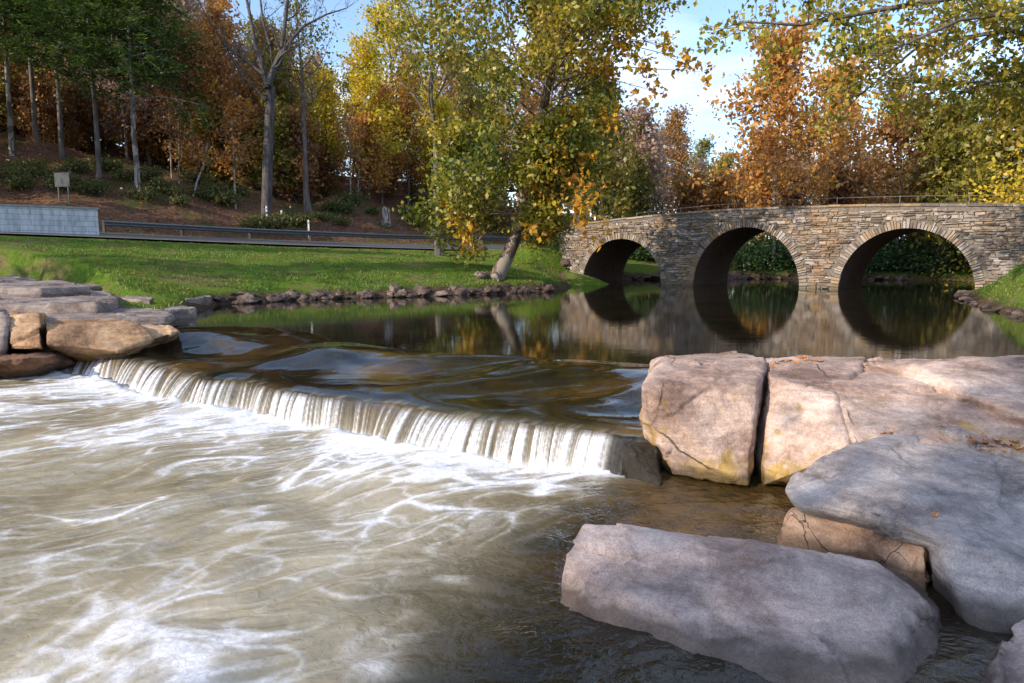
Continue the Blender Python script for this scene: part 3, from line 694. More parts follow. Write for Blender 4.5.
# signed side of the milky zone: left of the boundary polyline
zone = np.r_[bound, [[-15, -2.], [-15, 14.]], [[-9, 14.]], Bc[::50]]
iz = inside(fp, zone).reshape(nx, ny); dz_ = polydist(fp, bound, False).reshape(nx, ny)
sdz = np.where(iz, dz_, -dz_)
milky = sstep(-.55, .75, sdz + nC * .12)
nearfall = sstep(1.5, .1, dbase); 
dens = -.15 + 1.15 * nearfall + .75 * sstep(4.5, 0.4, dbase) * milky + .25 * nC
ridge = np.exp(-(dz_ / .11) ** 2) * sstep(.2, 1.2, nB + .8) * .9
crk = norm(np.abs(nE)) * -.45
nE = norm(nE); w1 = np.exp(-(nD / .20) ** 2); w2 = np.exp(-(nE / .22) ** 2); w3 = np.exp(-(nB / .22) ** 2); w4 = np.exp(-(nA / .3) ** 2)
soft = sstep(-1.6, 1.3, .55 * nC + .7 * nD)
den = np.clip(.50 + .75 * sstep(1.0, .05, dbase) + .42 * sstep(4.2, .4, dbase) + .10 * nC, .05, 1.25)
web = 1 - (1 - .85 * w1 * sstep(-1.3, .8, nB + nC * .2)) * (1 - .65 * w2 * soft) * (1 - .5 * w3) * (1 - .25 * w4)
foam = (.10 + .34 * den * soft + web * (.22 + .62 * den) + .30 * sstep(.2, 1.2, den) * sstep(-.3, 1.2, nA * .5 + nE * .6)) * (.08 + .92 * milky) + ridge * .35
foam = np.clip((sstep(.08, 1.0, foam) * 1.04 * (.72 + .28 * sstep(4.5, .8, dbase))) + sstep(.30, .02, dbase + nB * .06) * .7, 0, 1)
hgt = nB * .006 + nC * .018 + nA * .0025 + norm(nE) * .003
hgt = hgt * (.35 + .65 * sstep(6, .5, dbase)) + np.exp(-(dbase / .25) ** 2) * (.022 + .018 * nB) * (milky + .3).clip(0, 1)
def samp(a, x, y):
    ii = np.clip((x - X0_) / cell, 0, nx - 1.01); jj = np.clip((y - Y0_) / cell, 0, ny - 1.01)
    i0 = ii.astype(int); j0 = jj.astype(int); fi = ii - i0; fj = jj - j0
    return a[i0, j0] * (1 - fi) * (1 - fj) + a[i0 + 1, j0] * fi * (1 - fj) + a[i0, j0 + 1] * (1 - fi) * fj + a[i0 + 1, j0 + 1] * fi * fj

def water_mat():
    t = NT('river_water_mat'); p = t.pos()
    fo = t.n('ShaderNodeAttribute', _attribute_name='foam').outputs['Fac']
    mi = t.n('ShaderNodeAttribute', _attribute_name='milky').outputs['Fac']
    am = t.n('ShaderNodeAttribute', _attribute_name='amber').outputs['Fac']
    n1 = t.noise(p, 1.1, 4, .6, .6)
    deep = t.ramp(n1, [(.35, (.008, .007, .005)), (.65, (.022, .017, .009))])
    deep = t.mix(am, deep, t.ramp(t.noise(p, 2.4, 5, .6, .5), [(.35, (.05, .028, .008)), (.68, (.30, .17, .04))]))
    tan = t.ramp(t.noise(p, .9, 4, .6, .8), [(.3, (.21, .175, .10)), (.7, (.47, .40, .27))])
    col = t.mix(mi, deep, tan)
    wv = t.noise(p, 3.2, 3, .5, .4); wv2 = t.noise(p, 13, 3, .55, .6)
    ag = t.n('ShaderNodeAttribute', _attribute_name='agit').outputs['Fac']
    amp = t.math('ADD', .010, t.math('MULTIPLY', ag, .9))
    bp_ = t.n('ShaderNodeBump', Distance=.06); t.link(t.math('ADD', wv, t.math('MULTIPLY', wv2, .35)), bp_.inputs['Height']); t.link(amp, bp_.inputs['Strength'])
    w = t.n('ShaderNodeBsdfPrincipled'); t.link(col, w.inputs['Base Color']); t.link(bp_.outputs[0], w.inputs['Normal'])
    w.inputs['IOR'].default_value = 1.42; t.link(t.rng(ag, 0, 1, .035, .14), w.inputs['Roughness'])
    foamc = t.mix(t.rng(fo, .15, .8), (.60, .56, .48), (.86, .87, .93))
    d = t.n('ShaderNodeBsdfPrincipled'); t.link(foamc, d.inputs['Base Color']); d.inputs['Roughness'].default_value = .5; t.link(bp_.outputs[0], d.inputs['Normal'])
    cn = t.noise(p, 22, 4, .65, .8); fo2 = t.math('MULTIPLY', fo, t.rng(cn, .35, .62, .62, 1.15), True)
    m = t.n('ShaderNodeMixShader', i0=fo2, i1=w.outputs[0], i2=d.outputs[0])
    return t.done(m.outputs[0])
M['water'] = water_mat()
# lower pool sheet
def prog(a, b, s0, s1):
    out = [a]
    while out[-1] < b: out.append(out[-1] + s0 + (s1 - s0) * (out[-1] - a) / (b - a))
    return np.array(out)
lx = np.arange(-12.9, 6.9, .028); ly = prog(1.3, 13.0, .014, .035)
LX, LY = np.meshgrid(lx, ly, indexing='ij'); lp = np.stack([LX.ravel(), LY.ravel()], 1)
lz = ZL + samp(hgt, lp[:, 0], lp[:, 1])
Fq = grid_faces(len(lx), len(ly))
# keep only quads on the downstream side of the drop line (a little beneath the fall)
ext = np.r_[[Bc[0] + [-.4, .9]], Bc[::40] - CN * .15, [[3.2, 6.9]], [[8., 6.9]]]
keepz = np.r_[ext, [[8, -1.], [-15, -1.]], [[-15, 13.]]]
kv = inside(lp, keepz); kq = kv[Fq].any(1); Fq = Fq[kq]
used = np.unique(Fq); remap = -np.ones(len(lp), int); remap[used] = np.arange(len(used))
me = np_mesh('lower_river_water', np.c_[lp, lz][used], remap[Fq])
u_ = lp[used]
fattr(me, 'foam', samp(foam, u_[:, 0], u_[:, 1])); fattr(me, 'milky', samp(milky, u_[:, 0], u_[:, 1]) * .95)
mil = samp(milky, u_[:, 0], u_[:, 1])
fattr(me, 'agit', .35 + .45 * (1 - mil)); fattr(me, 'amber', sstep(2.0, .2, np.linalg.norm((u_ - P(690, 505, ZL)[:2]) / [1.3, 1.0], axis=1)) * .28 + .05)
tag(link_mesh('lower_river_water', me, M['water']), kind='structure')
# plain continuation of the lower river behind the camera
V = [(-17, 13.2, ZL - .03), (-17, -12, ZL - .03), (6.6, -12, ZL - .03), (6.6, 1.45, ZL - .03), (-12.7, 1.45, ZL - .03), (-12.7, 13.2, ZL - .03)]
me = np_mesh('lower_river_water', V, [np.array([[0, 1, 4, 5]]), np.array([[1, 2, 3, 4]])]); 
for nm, vv in (('foam', .15), ('milky', .8), ('agit', .5), ('amber', 0)): fattr(me, nm, np.full(6, vv))
tag(link_mesh('lower_river_water', me, M['water']), kind='structure')

# waterfall sheet: from the calm pool, over humps, down to the foam
NV = 84; sidx = np.linspace(0, NS - 1, 1100); us = np.linspace(0, 1, 1100)
itp = lambda A: np.stack([np.interp(sidx, np.arange(NS), A[:, i]) for i in (0, 1)], 1)
Lq, Bq, Uq = itp(Lc), itp(Bc), itp(Uc)
slen = np.r_[0, np.cumsum(np.linalg.norm(np.diff(Lq, axis=0), axis=1))]
lipshift = (fbm(np.c_[slen, slen * 0], 1.0, 3, 41) * .13)
Lq = Lq + CN * lipshift[:, None]
Bq = Bq + CN * (fbm(np.c_[slen, slen * 0 + 9], .9, 3, 44) * .12)[:, None] + CN * .05
V = np.zeros((1100, NV, 3)); fo = np.zeros((1100, NV)); ag = np.zeros((1100, NV)); am = np.zeros((1100, NV)); mk = np.zeros((1100, NV))
NU = 44
hum = fbm(np.c_[slen, slen * 0], .55, 2, 55)
streak1 = fbm(np.c_[slen, slen * 0], 9, 4, 61, .65); 
for j in range(NV):
    if j < NU:
        v = j / (NU - 1.0); xy = Uq + (Lq - Uq) * v
        q = np.c_[slen + v * 1.2, np.full(1100, v * 2.6)]
        humps = np.sin(v * math.pi) ** 1.3 * (fbm(q, .50, 2, 71) * .15 + fbm(q, 1.5, 2, 72) * .03)
        z = -.19 * v ** 1.8 * (1 + .3 * hum) - .03 * sstep(.9, 1, v) + humps
        V[:, j] = np.c_[xy, z]
        fo[:, j] = sstep(.95, 1.0, v) * sstep(-.2, 1.2, streak1) * .25
        ag[:, j] = .012 + .06 * sstep(0, .5, v); am[:, j] = sstep(.05, .5, v) * np.clip(.05 + .45 * fbm(q, .8, 2, 75), 0, .4)
        mk[:, j] = sstep(.93, 1.0, v) * .15
        zl = z
    else:
        v = (j - NU + 1) / float(NV - NU); xy = Lq + (Bq - Lq) * (v ** .85)
        z = zl * (1 - v ** 1.75) + (ZL - .05) * v ** 1.75
        q = np.c_[slen * 1.0 + v * .06, np.full(1100, v * .22)]
        stk = fbm(q * [22, .5], 1.0, 4, 61, .72); br = fbm(q * [1.6, 1], 1.0, 2, 66)
        xy = xy + CN * ((stk * .022 + br * .07) * math.sin(min(v, 1) * math.pi * .55))[:, None]
        V[:, j] = np.c_[xy, z]
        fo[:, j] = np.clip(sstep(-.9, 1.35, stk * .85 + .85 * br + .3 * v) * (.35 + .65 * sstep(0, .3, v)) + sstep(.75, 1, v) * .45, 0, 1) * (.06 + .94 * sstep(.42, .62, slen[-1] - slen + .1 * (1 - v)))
        ag[:, j] = .18; fe = sstep(.4, .7, slen[-1] - slen); am[:, j] = .4 * (1 - v) * fe; mk[:, j] = (.12 + .38 * v) * fe  # thin sheet at the right end, coloured dark for the shadow there
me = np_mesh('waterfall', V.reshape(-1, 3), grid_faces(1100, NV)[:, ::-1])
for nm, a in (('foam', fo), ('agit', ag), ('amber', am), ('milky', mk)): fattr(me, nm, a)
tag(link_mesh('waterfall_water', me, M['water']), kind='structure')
# upper pool: flat sheet that meets the fall sheet along its upstream edge
bm = bmesh.new(); ring = [*Uq[::20], *Uq[-1:]] + [np.array([3.4, 7.5]), np.array([6.6, 7.1]), np.array([11.5, 7.4])] + [np.array([14.5, 12.]), np.array([19., 22.]), np.array([29, 24.]), np.array([95., -2.]), np.array([95., 22.]), np.array([48., 40.]), np.array([24., 50.]), np.array([5, 50.]), np.array([-14, 36.]), np.array([-16., 22.]), np.array([-9.5, 14.6])]
vs = [bm.verts.new((q[0], q[1], 0)) for q in ring]; f = bm.faces.new(vs); 
if f.normal.z < 0: pass
bmesh.ops.triangulate(bm, faces=[f]); bmesh.ops.recalc_face_normals(bm, faces=bm.faces)
me = bpy.data.meshes.new('river_water'); bm.to_mesh(me); bm.free()
if sum(p_.normal.z for p_ in me.polygons) < 0: me.flip_normals()
nvp = len(me.vertices)
for nm, vv in (('foam', 0), ('milky', 0), ('agit', 0.012), ('amber', 0)): fattr(me, nm, np.full(nvp, vv))
tag(link_mesh('river_water', me, M['water']), kind='structure')
print('water done')
# ------------------------------------------------------------------ trees
class Tree:
    def __init__(s, seed, sides=5):
        s.r = np.random.RandomState(seed); s.mb = MB(); s.tips = []; s.sides = sides
    def unit(s, v): v = np.asarray(v, float); return v / (np.linalg.norm(v) + 1e-9)
    def limb(s, p, d, L, r0, depth, droop=0, up=.15, wob=.18, nsub=4, ratio=.55, seg=6, leafy=True, r1=None):
        r = s.r; d = s.unit(d); pts = [np.array(p, float)]; st = L / seg
        for i in range(seg):
            d = s.unit(d + r.normal(size=3) * wob + np.array([0, 0, up - droop * (i / seg)]))
            pts.append(pts[-1] + d * st)
        pts = np.array(pts); rad = np.linspace(r0, (r1 if r1 is not None else max(r0 * .25, .006)), len(pts))
        s.mb.tube(pts, rad, s.sides if r0 > .04 else 4, cap=False)
        if depth > 0:
            for k in range(nsub):
                f = r.uniform(.3, 1.0); i = min(int(f * seg), seg - 1); q = pts[i] + (pts[i + 1] - pts[i]) * (f * seg - i)
                dd = s.unit(pts[i + 1] - pts[i]); side = s.unit(np.cross(dd, r.normal(size=3)))
                s.limb(q, dd * .55 + side * .8, L * ratio * r.uniform(.7, 1.15), rad[i] * .6, depth - 1, droop, up, wob, nsub, ratio, max(3, seg - 1), leafy)
        if leafy and depth <= 1:
            s.tips.append(pts[1:]) 
        return pts
    def leaves(s, per, size, spread, flat=0, asp=.62, droopy=0):
        r = s.r; T = np.concatenate(s.tips); n = len(T) * per
        c = np.repeat(T, per, 0) + r.normal(size=(n, 3)) * np.array([spread, spread, spread * (.7 - .5 * flat)])
        return leaf_quads(c, size, r, flat, asp, droopy)
def leaf_quads(c, size, r, flat=0, asp=.62, droopy=0):
    n = len(c)
    nrm = r.normal(size=(n, 3)); nrm[:, 2] = np.abs(nrm[:, 2]) + flat * 2.5; nrm /= np.linalg.norm(nrm, axis=1)[:, None]
    a = np.cross(nrm, r.normal(size=(n, 3))); a /= np.linalg.norm(a, axis=1)[:, None]
    a[:, 2] -= droopy; b = np.cross(nrm, a)
    s_ = (size * r.uniform(.55, 1.25, n))[:, None] / 2
    V = np.stack([c - a * s_, c + b * s_ * asp - nrm * s_ * .15, c + a * s_, c - b * s_ * asp + nrm * s_ * .12], 1).reshape(-1, 3)
    F = np.arange(n * 4).reshape(-1, 4)
    return V, F
def finish_tree(name, loc, T, leaf, bark, leafmat, label, cat='tree', group=None, rz=0, trunkname='trunk', extra=None):
    root = empty(name, loc, rz); tag(root, label, cat, group)
    link_mesh(trunkname, T.mb.mesh(trunkname, True), bark, root)
    if leaf is not None: link_mesh('crown', np_mesh('crown', leaf[0], leaf[1], False), leafmat, root)
    return root
def trunk_path(h, r, lean=.04, n=9):
    z = np.linspace(-.4, h, n); w = np.cumsum(r.normal(size=(n, 2)) * h / n * lean, 0); w -= w[0]
    return np.c_[w, z]
def dtree(seed, h=13, bare=.4, r0=.2, nl=16, ll=.30, per=5, size=.26, spread=.35, up=.15, depth=1, nsub=4, lean=.05, droop=0):
    T = Tree(seed); tp = trunk_path(h, T.r, lean); rad = r0 * (1 - np.linspace(0, 1, len(tp)) * .85); rad[0] *= 1.5
    T.mb.tube(tp, rad, 8, False)
    for k in range(nl):
        f = bare + (1 - bare) * (k + T.r.uniform(0, 1)) / nl; i = min(int(f * (len(tp) - 1)), len(tp) - 2); q = tp[i] + (tp[i + 1] - tp[i]) * (f * (len(tp) - 1) - i)
        a = k * 2.4 + T.r.uniform(-.5, .5); L = h * ll * (1.15 - .75 * ((f - bare) / (1 - bare))) * T.r.uniform(.75, 1.2)
        T.limb(q, [math.cos(a), math.sin(a), .35 + .5 * f], L, rad[i] * .45, depth, droop, up, .16, nsub, .5)
    T.tips.append(tp[-2:])
    return T, T.leaves(per, size, spread) if per else None
def ctree(seed, h=15, bare=.35, r0=.22, maxl=3.4, per=9, size=.34):
    """hemlock: tiers of drooping flat sprays"""
    T = Tree(seed); tp = trunk_path(h, T.r, .02); rad = r0 * (1 - np.linspace(0, 1, len(tp)) * .9); T.mb.tube(tp, rad, 8, False)
    k = 0; z = h * bare
    while z < h * .99:
        f = (z - h * bare) / (h * (1 - bare)); L = maxl * (1 - f) ** .7 * T.r.uniform(.7, 1.15) + .35
        a = k * 2.4 + T.r.uniform(-.4, .4); q = np.array([np.interp(z, tp[:, 2], tp[:, 0]), np.interp(z, tp[:, 2], tp[:, 1]), z])
        T.limb(q, [math.cos(a), math.sin(a), .12], L, .045 * (1 - f) + .012, 1, .10, .02, .06, 6, .42, 7)
        z += h * .0105 + .03; k += 1
    return T, T.leaves(per, size, .2, 1.0, .38, .15)

def copy_tree(o, loc, rz, sc, label=None, group=None, mat=None):
    c = o.copy(); COL.objects.link(c); c.location = Vector([float(v) for v in loc]); c.rotation_euler = (0, 0, rz); c.scale = (sc, sc, sc * random.uniform(.92, 1.1))
    if label: c['label'] = label
    if group: c['group'] = group
    for ch in o.children:
        d = ch.copy(); COL.objects.link(d); d.parent = c
        if mat is not None and d.name.startswith('crown'):
            d.material_slots[0].link = 'OBJECT'; d.material_slots[0].material = mat
    return c
def ground_at(px, D):   # ground point under pixel column px at forward distance D
    x = (px - CX) / FPX * D * 1.0; return np.array([x, D, hz(x, D)])
def gp_xy(x, y): return np.array([x, y, hz(x, y)])
def at_pixel(px, py, d0=10, d1=120):
    """first ground point seen through a photograph pixel"""
    d = ray(px, py); ds = np.arange(d0, d1, .25); t_ = ds / d[1]
    q = np.stack([d[0] * t_, d[1] * t_], 1); g_ = height(q); rz_ = HC + d[2] * t_
    k = np.where(rz_ <= g_)[0]; k = k[0] if len(k) else len(ds) - 1
    return np.array([q[k, 0], q[k, 1], g_[k]])

# --- the leaning sycamore on the bank
T = Tree(101, 7); SD = 29.6
sp_ = [(489,296),(497,277),(508,255),(516,236),(521,215),(524,190),(531,160),(541,120),(549,80),(556,45),(562,0),(568,-50),(571,-90)]
spts = np.array([P(x, y, Y=SD + (i * .12)) for i, (x, y) in enumerate(sp_)]); base = spts[0].copy(); base[2] = hz(base[0], base[1])
rr = np.array([.52,.33,.27,.25,.24,.225,.21,.19,.17,.15,.12,.08,.05]); lp_ = spts - base
T.mb.tube(lp_, rr, 12, False)
for k in range(5):   # root flare
    a = k * 1.25 + .4; T.mb.tube([lp_[1] * [.6,.6,.75], np.array([math.cos(a) * .42 - .05, math.sin(a) * .42, .12]), np.array([math.cos(a) * .85 - .1, math.sin(a) * .85, -.12])], [.2, .15, .05], 6, False)
r = T.r
for k in range(68):
    f = .33 + .66 * (k + r.uniform(0, 1)) / 68; ii = f * (len(lp_) - 1); i = min(int(ii), len(lp_) - 2); q = lp_[i] + (lp_[i + 1] - lp_[i]) * (ii - i)
    a = k * 2.4 + r.uniform(-.6, .6); low = f < .55
    L = (3.1 if low else 5.0) * r.uniform(.7, 1.15) * (1 if f < .8 else .75); dx = math.cos(a)
    if dx < 0: L *= 1.22
    if low and dx > 0: L *= .72
    T.limb(q, [dx, math.sin(a) * .8, .18 if low else .45], L, rr[i] * .26, 2, .16 if low else .05, .06 if low else .14, .17, 4, .55, 6)
lf = T.leaves(11, .225, .30)
print('syc leaves', len(lf[1]))
syc = finish_tree('sycamore_tree', base, T, lf, M['bark_sycamore'], M['leaf_sycamore'], 'big leaning sycamore with mottled bark and green to gold leaves at the pool edge')
# low golden sprays on its right side
r = np.random.RandomState(5); cs = []
mbb = MB()
for (x, y, n) in [(560,150,5),(585,165,6),(556,205,7),(575,212,6),(590,205,4),(566,180,5),(600,242,2),(592,237,2),(545,230,5),(540,180,6),(610,120,6),(570,118,5),(640,60,7),(668,45,6),(690,60,4),(650,90,5),(600,70,8),(705,72,3),(628,30,8),(462,230,6),(470,245,3),(455,222,4)]:
    c0 = P(x, y, Y=SD - .8 + r.uniform(-1, 1)) - base; a0 = lp_[min(range(len(lp_)), key=lambda i: abs(lp_[i][2] - c0[2] - .6))]
    mid = (a0 + c0) / 2 + [0, 0, .35]; mbb.tube([a0, mid, c0], [.035, .022, .006], 4, False)
    for _ in range(n):
        k = c0 + r.normal(size=3) * .28; mbb.tube([mid * .4 + c0 * .6, k], [.008, .004], 3, False); cs.append(k + r.normal(size=(11, 3)) * .16)
V, F_ = leaf_quads(np.concatenate(cs), .26, r, 0, .7)
link_mesh('golden_sprays', np_mesh('golden_sprays', V, F_, False), M['leaf_syc_orange'], syc)
link_mesh('branch', mbb.mesh('branch', True), M['bark_sycamore'], syc)

# --- prototypes for the woods (each prototype is itself one planted tree)
W = []
def plant(kind, loc, label, group=None, cat='tree', **kw):
    leafmat = kw.pop('mat'); bark = kw.pop('bark', M['bark_grey']); name = kw.pop('name', 'deciduous_tree'); rz = kw.pop('rz', 0)
    T, lf = (ctree if kind == 'c' else dtree)(**kw)
    return finish_tree(name, loc, T, lf, bark, leafmat, label, cat, group, rz)
# hemlocks at the left, trunk feet at the pixels seen in the photograph
def tree_h(loc, topy):
    return HC + (255 - topy) * loc[1] / FPX - loc[2]
for i, (px, py, top, bare, lab, sd) in enumerate([
    (12,158,-120,.40,'tall hemlock with a pale straight trunk at the left edge of the frame',301),
    (62,156,-80,.36,'slender dark hemlock second from the left edge',302),
    (99,178,-60,.40,'hemlock whose trunk stands just right of the grey road sign',303),
    (138,190,-40,.38,'hemlock with the whitest trunk foot, farthest down the slope',304),
    (150,165,-60,.40,'dark hemlock at the right end of the evergreen row',305),
    (36,140,-100,.3,'hemlock higher up the slope behind the two leftmost trunks',306)]):
    L_ = at_pixel(px, py); h = tree_h(L_, top)
    plant('c', L_, lab, None, mat=M['leaf_hemlock'], bark=M['bark_pale'] if i in (0, 3) else M['bark_grey'], name='hemlock_tree', seed=sd, h=h, bare=bare, r0=.20, maxl=4.4, per=7, size=.36)
# big bare tree
L_ = at_pixel(267, 222); T = Tree(401, 7)
def q_(x, y): return P(x, y, Y=L_[1]) - L_
def lim(pts, r0, r1, n=9, twigs=6, tl=1.6):
    pp = np.array([q_(*p_) + [0, i * .15, 0] for i, p_ in enumerate(pts)]); rad = np.linspace(r0, r1, len(pp)); T.mb.tube(pp, rad, n, False)
    for k in range(twigs):
        i = T.r.randint(1, len(pp)); T.limb(pp[i], (pp[i] - pp[i - 1]) / np.linalg.norm(pp[i] - pp[i - 1]) + T.r.normal(size=3) * .7 + [0, 0, .2], tl * T.r.uniform(.6, 1.3), rad[i] * .45, 2, 0, .1, .2, 3, .6, 6, False)
k_ = L_[1] / FPX
lim([(267,232),(266,210),(266,170),(267,120),(268,85)], 5.8 * k_, 4.2 * k_, 12, 0)
lim([(268,85),(273,68),(280,50),(283,20),(286,-15),(284,-60)], 3.1 * k_, 1.0 * k_, 9, 12, 3)
lim([(267,88),(262,70),(254,45),(248,15),(240,-20),(236,-60)], 2.6 * k_, .9 * k_, 9, 12, 3)
lim([(276,62),(286,45),(302,25),(325,12),(345,5)], 1.9 * k_, .5 * k_, 6, 12, 2)
lim([(264,75),(248,62),(225,45),(208,22),(196,0)], 1.7 * k_, .5 * k_, 6, 12, 2.2)
lim([(266,100),(255,88),(240,75),(226,50),(222,38)], 1.3 * k_, .4 * k_, 6, 8, 1.8)
lim([(270,45),(262,20),(258,-10),(262,-40)], 1.6 * k_, .5 * k_, 6, 8, 2)
finish_tree('bare_tree', L_, T, None, M['bark_mid'], None, 'tall leafless grey tree forking high above the roadside')
# named trees beside it
for (px, py, top, mat, bark, lab, kw) in [
    (308,212,-10,'leaf_olive','bark_grey','slim tree with thin olive foliage right of the leafless tree', dict(seed=411, bare=.45, r0=.22, nl=18, ll=.24, per=4, size=.28, spread=.45)),
    (439,256,-50,'leaf_olive','bark_grey','straight grey trunk rising from the lawn left of the leaning sycamore', dict(seed=412, bare=.38, r0=.2, nl=20, ll=.22, per=4, size=.26, spread=.42)),
    (392,196,-30,'leaf_yellow','bark_pale','brightest yellow tree on the slope against the blue sky gap', dict(seed=413, bare=.12, r0=.2, nl=40, ll=.21, per=9, size=.32, spread=.45)),
    (368,198,60,'leaf_yellow','bark_pale','smaller golden tree just left of the brightest yellow one', dict(seed=414, bare=.12, r0=.14, nl=30, ll=.24, per=8, size=.30, spread=.45)),
    (328,196,85,'leaf_yellow','bark_dark','low yellow leaved tree between the slim olive tree and the golden ones', dict(seed=415, bare=.3, r0=.12, nl=18, ll=.24, per=6, size=.28, spread=.45))]:
    L_ = at_pixel(px, py); plant('d', L_, lab, mat=M[mat], bark=M[bark], h=tree_h(L_, top), **kw)

# --- hillside wood
PR = []
specs = [('leaf_rust', dict(seed=501, h=14, bare=.25, r0=.15, nl=22, ll=.22, per=8, size=.33, spread=.5)),
         ('leaf_orange', dict(seed=502, h=15, bare=.16, r0=.16, nl=26, ll=.21, per=9, size=.33, spread=.5)),
         ('leaf_olive', dict(seed=503, h=13, bare=.22, r0=.13, nl=22, ll=.22, per=8, size=.33, spread=.5)),
         ('leaf_yellow', dict(seed=504, h=12, bare=.15, r0=.12, nl=24, ll=.20, per=9, size=.32, spread=.45)),
         ('leaf_pale_haze', dict(seed=505, h=15, bare=.15, r0=.14, nl=28, ll=.20, per=5, size=.34, spread=.5, up=.25))]
spos = []
r = np.random.RandomState(77)
def ok_pos(x, y, dmin, lst):
    return all((x - a) ** 2 + (y - b) ** 2 > dmin ** 2 for a, b in lst)
cand = []
tries = 0
while len(cand) < 175 and tries < 9000:
    tries += 1; y = r.uniform(40, 108); px = r.uniform(-260, 640); x = (px - CX) / FPX * y
    rd, rz0, sd = road_info(np.array([[x, y]]))
    if sd[0] < 0 or rd[0] < 9: continue
    if -40 < px < 222 and y < 62: continue
    if 325 < px < 480 and y < 66: continue
    if 200 < px < 560 and rd[0] < (21 if px < 335 else 13): continue
    if ok_pos(x, y, 2.7, cand): cand.append((x, y))
LAB = {'leaf_rust': ('rust brown leaved tree in the wood on the left slope', 'rust brown trees of the left slope'),
       'leaf_orange': ('orange leaved tree in the wood on the left slope', 'orange trees of the left slope'),
       'leaf_olive': ('olive green tree in the wood on the left slope', 'olive trees of the left slope'),
       'leaf_yellow': ('yellow leaved tree in the wood on the left slope', 'yellow trees of the left slope'),
       'leaf_pale_haze': ('half bare pale brown tree in the wood on the left slope', 'half bare trees of the left slope')}
made = {}
for i, (x, y) in enumerate(cand):
    px = CX + x / y * FPX
    pr = [.20, .20, .12, .13, .35] if px < 330 else ([.2, .22, .22, .28, .08] if px < 470 else [.2, .25, .3, .05, .2])
    k = r.choice(5, p=pr); mt = specs[k][0]; loc = gp_xy(x, y)
    topt = r.uniform(-40, 40) if px < 215 else (r.uniform(45, 95) if px < 335 else (r.uniform(95, 140) if px < 400 else r.uniform(70, 140)))
    scl = float(np.clip((HC + (255 - topt) * y / FPX - loc[2]) / specs[k][1]['h'], .42, 1.35))
    if k not in made:
        made[k] = plant('d', loc, LAB[mt][0], LAB[mt][1], mat=M[mt], bark=M['bark_grey'] if k != 2 else M['bark_dark'], **specs[k][1])
    else: copy_tree(made[k], loc, r.uniform(0, 6.28), scl, LAB[mt][0], LAB[mt][1])
for i in range(34):
    y = r.uniform(64, 100); px = r.uniform(-60, 235); x = (px - CX) / FPX * y; k = [0, 1, 4, 0, 1][i % 5]
    if not ok_pos(x, y, 2.2, cand): continue
    cand.append((x, y)); copy_tree(made[k], gp_xy(x, y), r.uniform(0, 6), r.uniform(.7, 1.0), *LAB[specs[k][0]])
PU = {}
for i in range(110):
    px = r.uniform(-60, 620); y = r.uniform(44, 84); x = (px - CX) / FPX * y; rd, rz0, sd = road_info(np.array([[x, y]]))
    if sd[0] < 0 or rd[0] < (17 if px < 335 else 9) or (px < 225 and y < 60) or (325 < px < 480 and y < 62): continue
    kind = ['leaf_rust', 'leaf_orange', 'leaf_olive', 'leaf_yellow'][r.choice(4, p=[.4, .25, .25, .1])]; loc = gp_xy(x, y)
    lb = kind[5:].replace('rust', 'rust brown') + ' leaved young understory tree on the left slope'
    if kind not in PU: PU[kind] = plant('d', loc, lb, lb.replace('tree', 'trees'), mat=M[kind], bark=M['bark_dark'], name='understory_tree', seed=900 + i, h=5.5, bare=.08, r0=.07, nl=20, ll=.34, per=6, size=.30, spread=.35)
    else: copy_tree(PU[kind], loc, r.uniform(0, 6), r.uniform(.6, 1.25))
for i in range(30):
    px = r.uniform(-20, 235); y = r.uniform(60, 80); kind = ['leaf_rust', 'leaf_orange', 'leaf_olive'][i % 3]; lb = kind[5:].replace('rust', 'rust brown') + ' leaved young understory tree on the left slope'
    copy_tree(PU[kind], gp_xy((px - CX) / FPX * y, y), r.uniform(0, 6), r.uniform(.6, 1.1), lb, lb.replace('tree', 'trees'))
# saplings: thin pale trunks close to the road
for i, (px, py, h, lean) in enumerate([(172,178,60,0),(179,184,50,2),(193,195,40,14),(236,210,70,0),(230,190,60,-2),(351,198,60,0),(361,196,70,1),(358,200,60,3),(225,180,70,2),(243,182,60,-1)]):
    L_ = at_pixel(px, py); T = Tree(600 + i, 5); hh = h * L_[1] / FPX; l = lean * L_[1] / FPX
    T.mb.tube([[0, 0, -.3], [l * .3, 0, hh * .3], [l * .8, .1, hh * .7], [l * 1.2, 0, hh * 1.25]], [.075, .065, .05, .02], 6, False)
    for k in range(6): T.limb([l * .8, .1, hh * (.6 + .1 * k)], [T.r.normal(), T.r.normal(), .5], 1.5, .02, 1, 0, .1, .2, 3)
    finish_tree('sapling', L_, T, T.leaves(3, .22, .3), M['bark_pale'], M['leaf_rust'], 'thin pale trunked sapling above the road on the left slope', 'sapling', 'saplings on the slope above the road')

